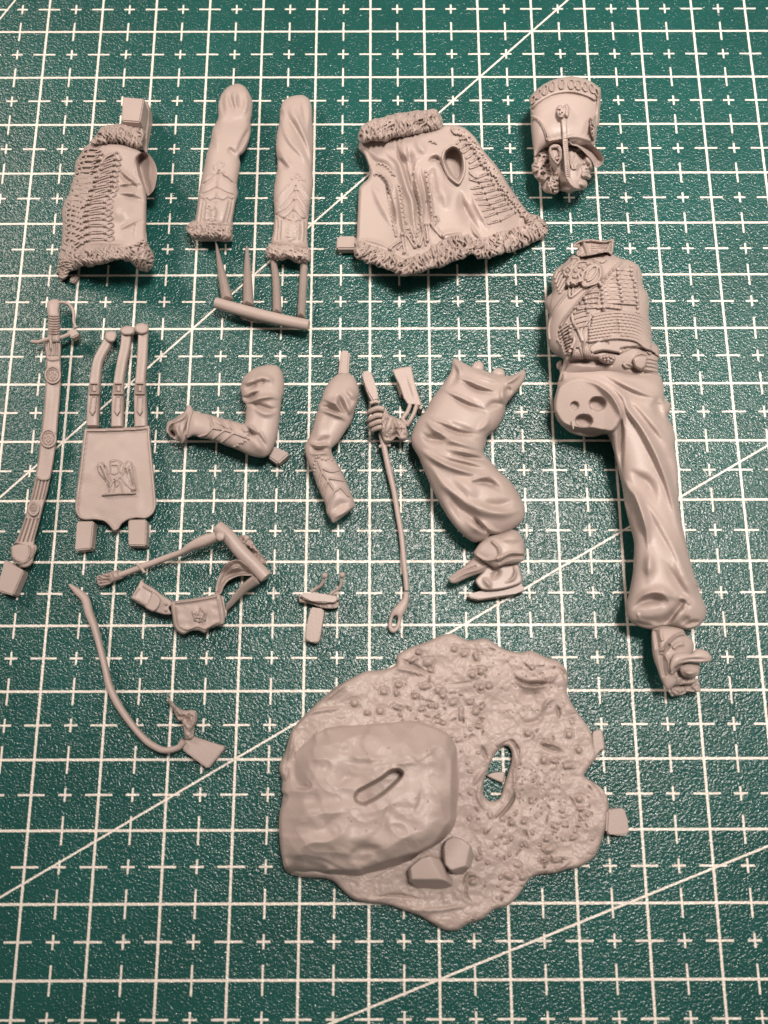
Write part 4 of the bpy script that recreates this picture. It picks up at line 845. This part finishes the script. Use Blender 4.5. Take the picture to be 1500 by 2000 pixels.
for l in ('620 1120 615 1150 640 1190 670 1230 680 1280', '640 1108 665 1130 672 1170 690 1210 700 1250', '700 1100 735 1092 760 1110 745 1140 760 1170', '800 1100 780 1130 775 1170 740 1210 700 1240 690 1290', '825 1110 835 1160 840 1220 850 1275', '760 1200 790 1240 830 1275', '740 1200 745 1240 720 1270 710 1300', '640 1312 720 1305 850 1302', '690 1170 720 1180 740 1170', '640 1140 660 1190 690 1230', '810 1130 800 1190 830 1250', '760 1230 770 1280 780 1300'):
    e.cord(H(l), 1.9, .035, base=b0-.010)
for l in ('630 1130 660 1200 690 1270', '655 1125 680 1180 700 1230', '790 1140 800 1190 820 1240', '815 1150 825 1200 840 1250', '720 1210 725 1270', '700 1130 740 1130'): e.stroke(H(l), 1.3, -.035, .05)
e.build('eagle_badge', RES, t)
for pts, w, ends in (('710 290 670 370 620 470 600 600 590 740 585 880', [6.5, 8.5, 9, 10, 11, 11], '660 300 670 285 700 278 730 285 735 310 720 345 690 350 662 330'),
                     ('800 270 790 380 770 480 750 600 745 700 740 885', [9.5]*4+[11, 11], '758 265 780 250 810 245 845 258 845 290 820 305 780 305 762 290'),
                     ('905 245 900 380 895 480 885 600 885 700 890 885', [9.5]*4+[11.5, 12], '848 250 870 232 905 228 935 248 930 285 900 300 870 295 850 275')):
    P_ = H(pts); st = sweep('strap', P_, [.26,.24,.22,.2,.2,.18], w, RES, t, th=[.05,.06,.07,.07,.09,.08], n=16, power=4)
    q = Rel(H(ends), 1.0); q.z = .33+.05*np.sqrt(np.clip(q.d/4,0,1)); q.zb = .12+0*q.U; q.ell(q.U[0,0:1]*0+0, 1, 1, 0, 0) if False else None
    q.build('strap_button', RES, t)
    bx_, by = P_[3][0]-(2 if P_[3][0] < 230 else 1), P_[3][1]+13; w_ = 9.5
    sl = (P_[4][0]-P_[3][0])/(P_[4][1]-P_[3][1])
    q = Rel([[bx_-w_, by-12], [bx_+w_, by-12.5], [bx_+w_+.8, by+9], [bx_+w_-1, by+12], [bx_-w_+sl*8, by+12], [bx_-w_-.5, by+8]], .9, smooth=False)
    q.z = .31+.04*np.sqrt(np.clip(q.d/2,0,1))-.05*sstep(q.d, 2.5, 4)+.045*sstep(q.d, 5, 8); q.zb = .15+0*q.U; q.build('strap_buckle', RES, t)
    q = Rel([[bx_-6+sl*14, by+14], [bx_+6.5+sl*14, by+14], [bx_+6+sl*45, by+44], [bx_+sl*52, by+53], [bx_-7+sl*45, by+44]], .9, smooth=False)
    q.z = .31+.03*np.sqrt(np.clip(q.d/2,0,1))-.02*sstep(q.d, 2, 3.5); q.zb = .15+0*q.U; q.build('strap_tongue', RES, t)
prism('casting_block', H('482 1478 590 1474 572 1650 470 1662'), [.23]*4, .01, RES, t, .02)
prism('casting_block', H('806 1466 922 1464 918 1632 808 1630'), [.23]*4, .01, RES, t, .02)

# ------------------------------------------------------------------ hand gripping a rod
t = thing('hand_casting', 'tiny resin hand gripping a long thin rod that ends in a loop', 'model hand', 760, 830)
sweep('rod', J('190 590 215 690 250 850 285 1000 310 1150 335 1300 350 1450 365 1600 372 1690'), [.28,.26,.22,.2,.19,.18,.17,.16,.15], [5.2, 5.6, 6, 5.4, 5.2, 5.2, 5, 5, 4.6], RES, t, n=14)
sweep('rod_ring', J('180 688 220 672 260 680'), .27, [3, 3.6, 3], RES, t); sweep('rod_ring', J('118 385 150 372 185 378'), .34, [3, 4, 3], RES, t)
r = Rel(J('350 1700 385 1700 388 1760 372 1820 340 1880 325 1950 290 1985 260 1980 243 1945 250 1890 270 1830 310 1780 345 1740'), .9, holes=[J('285 1870 305 1868 310 1890 300 1930 285 1950 272 1940 272 1900')]).pillow(.12, 1.2, cap=.1); r.build('rod_loop', RES, t)
prism('casting_peg', J('55 160 120 148 140 210 165 290 180 360 135 375 100 310 75 230'), [.42,.42,.42,.42,.40,.40,.42,.42], .12, RES, t, .03)
r = Rel(J('140 420 180 408 225 420 250 460 290 480 330 500 370 520 372 560 385 600 370 640 330 645 300 620 260 660 220 660 200 620 180 570 150 500 130 450'), .9).pillow(.34, 1.1, cap=.24)
for l, w, h in (('180 410 240 430 260 470', 3, .06), ('210 450 200 500 205 560', 3, .05), ('230 460 240 520 230 590', 3, -.06), ('200 480 180 520 190 560', 2, -.05), ('270 480 300 540 280 600', 4, .05), ('310 510 330 560 320 610', 3, -.06), ('340 520 370 560 350 620', 3, .05), ('250 640 300 600 330 630', 4, -.06), ('290 560 310 540', 3, .08), ('240 540 270 560', 3, .05)): r.stroke(J(l), w, h)
r.noise(5, .03, 9); r.build('palm', RES, t)
for l, w in (('215 425 170 420 120 440 100 468', [5.5, 5.5, 5, 3.6]), ('205 470 165 470 120 492 103 512', [5, 5.2, 5, 3.8]), ('200 510 170 515 125 535 112 552', [5, 5.2, 5, 3.8]), ('200 548 175 555 140 570 130 585', [4.6, 5, 4.6, 3.6])):
    sweep('finger', J(l), [.52, .50, .42, .30], w, RES, t, n=10, step=1.2)
sweep('thumb', J('265 490 250 530 235 570 215 605'), [.48,.52,.50,.42], [4.5, 5, 4.6, 3.5], RES, t)
r = Rel(J('270 150 330 135 405 125 425 220 450 310 475 385 470 405 430 395 380 395 350 350 320 260 290 200'), 1.1, smooth=False).plate(.34, .22, 3, .04); r.stroke(J('370 180 400 280 430 370'), 1.2, .02); r.build('casting_tab', RES, t)
prism('casting_tab_edge', J('300 230 315 220 345 320 330 325'), .22, .01, RES, t, .01)
for l in ('395 400 375 450 345 495 375 530', '440 400 425 450 400 500 375 540'): sweep('sprue_strip', J(l), [.3,.34,.34,.3], 4.2, RES, t, th=.05)
prism('sprue_foot', J('455 395 480 390 482 420 462 425'), .3, .01, RES, t, .01)

# ------------------------------------------------------------------ cartridge pouch and sash end on their sprue
t = thing('belt_pouch', 'resin cartridge pouch with eagle badge, joined by a round sprue bar to a tassel strap', 'model pouch', 400, 1150)
sweep('sprue_bar', K('1050 95 1120 160 1200 255 1290 345 1365 425'), [.42,.42,.40,.36,.34], [13, 14, 14, 14, 13.5], RES, t, n=18)
q = Rel(K('1040 140 1060 128 1090 128 1102 150 1090 180 1060 190 1038 170'), 1.0).pillow(.58, 1.0, cap=.12); q.build('sprue_joint', RES, t)
sweep('sash_strap', K('1045 160 960 190 880 225 820 262 740 290 660 320 580 350 500 380 420 410 370 425'), [.48,.46,.42,.36,.3,.26,.24,.2,.18,.17], [9, 11, 8, 5.5, 6, 6, 6, 5.5, 6, 7], RES, t, th=[.1,.1,.09,.07,.06,.06,.06,.06,.07,.07], n=14, power=3)
sweep('strap_keeper', K('520 335 545 355 575 395'), .28, [2.6, 3.4, 2.6], RES, t)
q = Rel(K('300 405 340 395 400 378 430 400 435 430 370 455 350 470 290 485 270 470 262 420'), 1.0).pillow(.16, 1.0, cap=.14)
for l in ('275 420 300 440 345 440', '270 440 300 450 345 448', '280 465 310 462 350 455', '290 410 320 420 345 425'): q.stroke(K(l), 1.4, -.06, .05)
for l in ('340 395 350 430 360 465', '360 390 372 420 380 452', '390 380 405 410 410 440'): q.stroke(K(l), 1.6, .05, .05)
q.build('tassel', RES, t)
r = Rel(K('745 590 800 575 900 560 1000 545 1050 530 1072 545 1085 600 1098 680 1090 730 1040 745 990 765 965 790 930 775 880 775 830 798 790 780 765 740 755 680'), 1.0)
r.plate(.38, .02, 5, .10); r.z -= .0008*(r.V-1165); r.stroke(K('780 610 785 680 800 740 850 765 920 745 970 760 1030 725 1070 705 1060 620 1050 560'), 1.8, .035, .03).stroke(K('770 590 900 575 1050 548'), 3, .05, .05); r.noise(10, .008, 4)
R9 = r; r.build('pouch', RES, t)
e = Rel(K('880 645 900 640 920 655 935 618 955 640 975 645 980 680 970 715 940 720 900 712 890 680'), .9).on(R9, .03, 3)
b0 = e.z.copy()
for l in ('882 648 890 690 905 705', '935 622 925 660 945 690 930 715', '978 648 970 690 978 712', '905 660 930 690 960 670', '950 640 965 660', '900 690 940 680 965 700'): e.cord(K(l), 1.7, .045, base=b0)
e.build('eagle_badge', RES, t)
q = Rel(K('1072 545 1088 555 1100 620 1112 650 1100 690 1090 640 1080 600'), .9).pillow(.26, 1); q.build('pouch_ring', RES, t)
q = Rel(K('555 440 580 465 640 500 690 540 745 575 760 600 735 625 750 665 700 668 640 650 590 625 540 600 487 565 495 540 525 490'), 1.0)
q.plate(.32, .02, 3, .07); q.z += .08*sstep(q.U, 300, 262); q.stroke(K('560 480 600 505 625 520'), 1.6, .03, .05).stroke(K('495 560 540 580 580 605'), 1.6, .03, .05).stroke(K('545 500 510 545'), 1.2, -.02, .05); q.bead(K('715 600 712 640'), 3.2, .05); q.build('pouch_belt', RES, t)
q = Rel(K('625 520 655 535 680 570 672 610 650 640 625 648 580 622 600 580'), 1.0); q.z = .35+.05*np.sqrt(np.clip(q.d/3,0,1)); q.zb = .2+0*q.U; q.build('belt_flap', RES, t)
q = Rel(K('1045 540 1035 500 1050 440 1080 370 1120 325 1170 310 1210 320 1260 370 1285 412 1240 415 1180 420 1120 450 1090 490 1075 530'), 1.0)
q.plate(.34, .02, 2, .04); q.z += .18*sstep(q.V, 1122, 1100)-.16*np.exp(-((q.d-9)/6)**2); q.stroke(K('1050 520 1070 440 1110 370 1150 330'), 2.5, .05, .05); q.build('curved_belt', RES, t)
sweep('sprue_prong', K('1105 635 1140 590 1220 500 1300 440'), [.22,.26,.32,.36], [3.4, 6, 9, 11], RES, t, th=[.06,.1,.14,.16], n=8, power=1.3)
q = Rel(K('1185 165 1240 150 1265 175 1300 230 1340 280 1368 320 1360 350 1330 350 1290 300 1240 240'), 1.1).plate(.34, .02, 2, .05); q.noise(5, .10, 6); q.stroke(K('1210 190 1260 250 1320 320'), 3, -.09); q.build('sprue_flash', RES, t)

# ------------------------------------------------------------------ curved sling with casting block
t = thing('belt_sling', 'thin curved resin sling strap ending in a rough lug on a square casting block', 'model strap', 280, 1400)
sweep('strap', K('88 475 140 520 190 570 215 660 250 750 285 880 320 1020 345 1130 395 1240 460 1340 530 1430 600 1500 680 1545 740 1550 800 1530 830 1490'),
      [.08,.1,.14,.16,.17,.18,.18,.18,.18,.18,.18,.18,.18,.2,.22,.24], [3, 7, 8, 8, 7, 6, 6, 7, 7, 6.5, 6, 6.5, 6.5, 6, 6, 7], RES, t, th=[.03,.05,.06,.08,.08]+[.07]*11, n=12, power=2.6)
r = Rel(K('720 1205 740 1215 780 1260 830 1290 880 1288 912 1300 918 1350 900 1400 895 1450 880 1480 840 1475 830 1420 820 1370 790 1350 760 1290 735 1250'), 1.0).pillow(.26, 1.1, cap=.22)
for l, w, h in (('725 1210 790 1290 830 1350', 3, .06), ('870 1300 860 1350 880 1400', 4, -.07), ('900 1310 895 1370 870 1420 870 1470', 4, .05), ('820 1300 840 1370', 3, -.05)): r.stroke(K(l), w, h)
r.noise(5, .05, 8); r.build('lug', RES, t)
prism('casting_block', K('878 1458 1100 1530 985 1672 818 1548 830 1490'), [.22]*5, .01, RES, t, .02)

# ------------------------------------------------------------------ small spur fitting
t = thing('spur_fitting', 'smallest resin piece, two ball-tipped stalks on a ridged bar with a casting tab', 'model fitting', 618, 1190)
for l in ('615 600 690 545 760 505 800 430 825 350', '910 630 980 590 1050 540 1085 440 1095 340'):
    p = L(l); sweep('stalk', p, [.24,.26,.30,.34,.38], [3.2, 3.2, 3, 3, 2.8], RES, t, n=10); ball('ball_tip', p[-1][0], p[-1][1], .40, 6.2, RES, t)
prism('cross_bar', L('450 612 620 612 840 625 1040 650 1030 750 960 760 760 765 620 740 450 695'), [.34,.34,.34,.30,.28,.30,.34,.34,.32], .05, RES, t, .03)
q = Rel(L('405 640 450 650 450 700 620 745 770 775 960 775 1040 750 1025 840 930 860 780 850 680 815 560 775 440 765 425 730'), .9).plate(.20, .02, 2, .05); q.noise(4, .03, 3); q.build('sprue_flash', RES, t)
prism('casting_tab', L('610 830 800 860 815 900 780 1100 755 1290 715 1390 610 1370 515 1335 540 1180 575 980'), [.24]*10, .01, RES, t, .03)
# ------------------------------------------------------------------ scenic base with boulder
t = thing('scenic_base', 'large resin ground base with a boulder, loose stones, pebbles and two oval sockets', 'model base', 880, 1540)
out = M('745 38 800 62 870 55 940 95 1000 110 1050 103 1110 130 1150 140 1185 175 1195 220 1190 265 1215 320 1250 370 1285 420 1300 480 1310 520 1275 570 1260 600 1290 620 1330 650 1355 700 1350 780 1330 850 1300 920 1240 960 1190 970 1140 985 1080 990 1040 1010 1000 1070 960 1110 900 1130 860 1165 800 1185 760 1210 710 1210 660 1185 610 1155 540 1130 480 1110 400 1100 350 1090 310 1060 270 1020 230 1005 150 1000 85 975 60 900 50 800 62 700 70 640 50 570 75 500 100 420 140 370 200 310 270 250 330 215 390 185 450 180 510 160 520 120 570 90 640 65 700 40')
ho = N('440 905 490 890 520 930 522 1000 495 1090 465 1180 440 1260 400 1290 350 1285 315 1240 320 1150 350 1060 390 970')
r = Rel(out, 1.6, holes=[ho])
U, V = r.U, r.V
gr = .20+.06*vnoise(U, V, 60, 1)+.04*vnoise(U, V, 26, 2)+.026*vnoise(U, V, 11, 3)+.011*vnoise(U, V, 4.5, 4)+.004*vnoise(U, V, 2.4, 14)
gr += .22*np.exp(-((U-640)/150)**2-((V-1500)/210)**2)+.10*sstep(V, 1420, 1260)*sstep(U, 700, 900)*.5
e = np.clip(r.sd/9, 0, 1); r.z = gr*(0.45+.55*np.sqrt(1-(1-e)**2)); r.zb = np.maximum(r.z-.16, 0.01)*(1-0)*0+.01
# socket lip
r.z += .05*np.exp(-((poly_dist(U, V, catmull(N('420 880 490 850 560 880 580 960 545 1060 540 1180 500 1300 410 1400'), False, 3), False)[0])/3.0)**2)
for l, w, h in (('515 330 560 400 620 435 700 440 780 425 850 360', (2.6,5), -.13), ('520 340 570 420 650 455 740 450 840 400', (5,5), .05), ('740 430 820 405 860 350 845 340', 3, .07), ('850 300 900 350 925 440', 3, -.05), ('560 480 640 520 740 500', 9, -.05),
    ('850 580 865 640 870 700', 3.8, -.10), ('740 640 790 560 850 540', 4, .05), ('560 650 620 720 720 700 780 600', 6, -.04), ('520 1180 540 1260 480 1360 400 1430', (5,3), -.07), ('730 870 800 920 930 940', (2.4,3.8), -.05), ('740 860 840 880 900 920', 4, .05),
    ('1070 1110 1130 1170 1180 1230 1200 1330', 3, -.05), ('1060 1080 1120 1100 1180 1180', 5, .03), ('300 880 330 960 350 1010', 4, -.06), ('240 1180 290 1100 330 1050', 5, .04), ('430 880 520 850 575 920 565 1010', (4,2.5), -.08)):
    r.stroke(N(l), w, h)
for l, w, h in (('520 130 600 170 660 210', (3,3), -.07), ('500 170 560 180 640 200', 5, .04), ('700 240 800 230 880 200', 3, -.03), ('330 220 280 260 220 310', 4, .04), ('110 390 100 480 90 560 70 680', 4, .05), ('120 460 90 560 85 680', 3, -.07), ('160 360 210 340 300 330', 4, .03),
    ('430 1080 520 1070 620 1090', 3, -.05), ('560 1130 680 1130 800 1110', 5, .03), ('800 1010 790 1070 820 1100', 3, -.06), ('780 1040 800 990 850 1000', 4, .06), ('860 600 840 680 870 740', 4, .03), ('1040 420 1060 440 1040 470', 2, -.04)):
    r.stroke(M(l), w, h)
# pebbles pressed into the ground
rs = np.random.RandomState(31)
def pebble(c, a, b, ang, h):
    q = r.win([c], max(a, b)*1.6); u, v = r.U[q]-c[0], r.V[q]-c[1]; x = (u*math.cos(ang)+v*math.sin(ang))/a; y = (-u*math.sin(ang)+v*math.cos(ang))/b
    p_ = 2.6; d = (np.abs(x)**p_+np.abs(y)**p_)**(1/p_)
    r.z[q] += h*np.clip(1-d**2, 0, 1)*.62-.018*np.exp(-((d-1.1)/.28)**2)
named = ((465,265,16,15),(525,235,17,16),(350,310,18,17),(515,270,10,16),(590,285,14,10),(630,245,26,13),(680,260,14,16),(700,280,14,15),(740,310,17,13),(805,310,13,9),(830,345,16,16),(770,360,10,22),(615,335,15,9),(650,322,9,10),(672,325,8,9),(640,150,22,18),(580,140,26,9),
    (745,95,14,14),(785,115,17,14),(830,125,11,20),(815,200,14,14),(850,185,14,16),(880,245,12,12),(850,250,12,11),(1200,435,15,17),(1238,497,13,15),(1035,430,14,15),(1100,535,14,19),(1140,540,18,10),(1195,560,22,14),(1110,470,28,12),(840,405,16,7),(520,330,22,9),(450,340,16,17),(400,350,12,9),
    (1240,690,14,16),(1245,730,16,9),(1215,845,18,9),(1120,890,27,17),(1105,930,18,14),(1020,780,13,12),(970,785,11,12),(1110,850,14,12),(960,995,22,16),(1015,1000,15,14),(820,1020,18,14),(1150,935,18,9),(600,110,12,9),(650,180,14,10),(1050,700,12,11),(905,605,11,10))
for (x, y, a, b) in named:
    c = M('%d %d' % (x, y))[0]; pebble(c, a/2.027*1.02, b/2.027*1.02, rs.randn()*.3, .115)
k = 0
while k < 190:
    x, y = rs.rand()*1300, rs.rand()*1200
    ok = (x > 800 and y > 700 and x+y*.6 < 1850) or (520 < x < 900 and 220 < y < 460) or (700 < x < 820 and 250 < y < 900 and rs.rand() < .5) or (560 < x < 700 and 40 < y < 350 and rs.rand() < .3) or (800 < x < 1300 and rs.rand() < .12)
    if not ok or (850 < x < 1010 and 420 < y < 740): continue
    c = M('%f %f' % (x, y))[0]; 
    pebble(c, 2.4+rs.rand()**2*7, 1.8+rs.rand()**2*4.5, rs.rand()*3.14, .04+.02*rs.rand()) if rs.rand() < .7 else r.stroke([c, c+rs.randn(2)*6, c+rs.randn(2)*9], 1.8, -.05)
    k += 1
for i in range(150):                 # pin holes
    x, y = (800+rs.rand()*450, 60+rs.rand()*300) if i % 2 else (980+rs.rand()*200, 540+rs.rand()*200)
    r.ell(M('%f %f' % (x, y))[0], 1.6+rs.rand(), 1.6+rs.rand(), 0, -.035, .2)
RB = r; r.build('ground_slab', RES, t)
# boulder
bo = O('330 110 400 85 520 60 700 50 850 40 1000 25 1120 50 1220 90 1290 140 1340 260 1352 400 1345 560 1330 700 1290 800 1220 870 1100 930 1000 1010 850 1090 720 1150 600 1160 480 1130 350 1110 250 1115 140 1080 110 980 95 880 88 740 100 640 140 560 110 520 120 400 150 280 200 220 280 160')
q = Rel(bo, 1.5); U, V = q.U, q.V
def pl(c, nx, ny, z0): p = O(c)[0]; return z0+nx*(U-p[0])+ny*(V-p[1])
# planes: top table and the flanks falling away (slopes in cm per px)
top = .86+.00035*(U-700)*-1+.0002*(V-1550)
planes = [pl('1275 500', -.036, -.000, .80), pl('1235 780', -.028, -.02, .72), pl('950 970', -.008, -.030, .72), pl('600 1050', .001, -.034, .76), pl('250 1000', .002, -.018, .78), pl('150 900', .022, .0, .78), pl('140 700', .016, .002, .78), pl('330 520', .0075, .0015, .84),
          pl('330 150', .006, .007, .42), pl('700 80', .0, .0085, .50), pl('1100 80', -.004, .0095, .55), pl('1240 200', -.018, .006, .74), pl('180 300', .012, .004, .40), pl('450 300', .002, .0040, .80)]
planes += [pl('1180 500', -.0065, .0005, .84), pl('1160 760', -.0045, -.0035, .82), pl('700 930', .0003, -.0062, .80), pl('420 940', .0022, -.0050, .80), pl('260 760', .0060, -.0005, .78), pl('1050 250', -.0015, .0042, .78), pl('620 240', .0006, .0040, .74), pl('980 900', -.0025, -.0055, .80), pl('850 520', .0006, .0009, .84)]
z = top.copy()
kq = 32.0
acc = np.exp(-kq*z)
for p_ in planes: acc += np.exp(-kq*p_)
z = -np.log(acc)/kq
vr = np.random.RandomState(77); cen = np.stack([560+vr.rand(26)*340, 1410+vr.rand(26)*310], 1); gx, gy, g0 = vr.randn(26)*.0007, vr.randn(26)*.0007, vr.rand(26)*.006
dd = np.stack([(U-c[0])**2+(V-c[1])**2 for c in cen]); ord_ = np.exp(-(dd-dd.min(0))/500.0); ord_ /= ord_.sum(0)
z += sum(ord_[i]*(gx[i]*(U-cen[i][0])+gy[i]*(V-cen[i][1])+g0[i]) for i in range(26))
z -= .16*np.abs(vnoise(U+20+.4*V, V*1.15, 62, 41))+.075*np.abs(vnoise(U-.5*V, V, 30, 43))-.05
z += .020*vnoise(U, V, 40, 21)+.008*vnoise(U, V, 16, 22)+.003*vnoise(U, V, 5, 23)
q.z = np.maximum(z, .25)-.05*(1-np.clip(q.d/5,0,1)); q.zb = .05+0*U
for l, w, h in (('480 510 540 440 600 420 660 430', (3,5), -.035), ('1080 500 1070 600 1030 690', (3,6), -.045), ('860 600 830 700 820 780', (3,5), -.03), ('880 620 1000 640 1060 650', 5, -.03), ('420 290 430 360 400 420', (4,4), -.03), ('200 490 300 490 290 440', 3, -.05), ('340 190 350 130 400 90', 4, .03),
    ('560 870 640 900 720 920 780 910', 6, -.04), ('580 960 640 920 720 910 760 960 700 1000', 7, -.04), ('310 660 350 740 420 760', 6, .03), ('280 640 330 560 350 500', 7, -.04), ('560 280 700 290 850 290', 3, .018), ('530 310 700 330 900 310', 3, -.018), ('900 330 1000 320 1060 330', 3, .03), ('420 880 460 1000 420 1080', 6, -.03), ('1100 300 1200 320 1250 400', 5, .03), ('150 1000 260 960 420 990 560 1060 650 1060', (3,9), .045), ('920 900 850 960 760 1060', 6, .03)):
    q.stroke(O(l), tuple(x*1.7 for x in w) if isinstance(w, tuple) else w*1.7, h*.6)
for pg, f_ in (('110 975 250 985 420 1060 300 1112 150 1085', lambda U, V, z: z-.05-.002*(V-1680)), ('585 960 640 920 740 900 785 922 700 1010 600 1010', lambda U, V, z: z-.035), ('185 300 300 240 345 330 300 480 205 492', lambda U, V, z: z-.04-.0012*(600-U))):
    q.area(O(pg), f_, 14)
# oval blind socket
sk = O('885 360 930 358 962 385 955 420 900 480 820 550 740 600 680 622 625 600 605 560 630 510 700 470 790 420 850 375')
pdist, _, _, _, _ = poly_dist(U, V, catmull(sk, True, 2.5), True); pin = inside(U, V, catmull(sk, True, 2.5)); sdk = np.where(pin, pdist, -pdist)
q.z -= .38*sstep(sdk, -.5, 8.0); q.z += .10*sstep(sdk, 8, 11)*0
for i in range(14): q.ell(O('%f %f' % (500+rs.rand()*750, 200+rs.rand()*700))[0], 1.7, 1.7, 0, -.03, .2)
QB = q; q.build('boulder', RES, t)
# two facetted stones
def stone(o, planes_, zt):
    q = Rel(O(o), 1.1, smooth=False); U, V = q.U, q.V; z = zt+0*U
    acc = np.exp(-60*z)
    for (c, nx, ny, z0) in planes_: p = O(c)[0]; acc += np.exp(-60*(z0+nx*(U-p[0])+ny*(V-p[1])))
    q.z = -np.log(acc)/60-.06*(1-np.clip(q.d/3,0,1)); q.zb = .1+0*U; q.z = np.maximum(q.z, .2); q.build('stone', RES, t)
stone('980 1070 1020 1030 1080 980 1150 965 1210 985 1240 1030 1265 1100 1305 1130 1300 1175 1230 1215 1140 1245 1070 1220 1000 1150', (('1080 1100', .000, -.001, .62), ('1060 1140', -.000, -.022, .58), ('1180 1190', -.004, -.026, .60), ('1240 1080', -.022, .004, .60), ('1190 1080', -.009, .004, .64), ('1000 1080', .028, -.004, .55)), .66)
stone('1225 920 1250 860 1300 830 1370 850 1430 900 1448 970 1430 1040 1370 1105 1300 1090 1240 1030 1225 980', (('1300 950', .002, .001, .56), ('1420 960', -.018, -.004, .53), ('1360 1060', -.006, -.022, .52), ('1240 960', .03, -.002, .5)), .58)
prism('casting_tab', M('1350 735 1375 730 1420 728 1430 770 1440 830 1400 838 1360 830 1345 825'), [.22]*8, .01, RES, t, .03)
r = Rel(M('1290 430 1325 415 1335 440 1340 490 1325 500 1300 520'), 1.2).plate(.16, .01, 3, .06); r.build('casting_tab', RES, t)
q = Rel(N('340 1110 360 1090 400 1080 470 1080 470 1130 455 1160 400 1140'), 1.0).plate(.10, .01, 3, .05); q.build('sprue_remnant', RES, t)
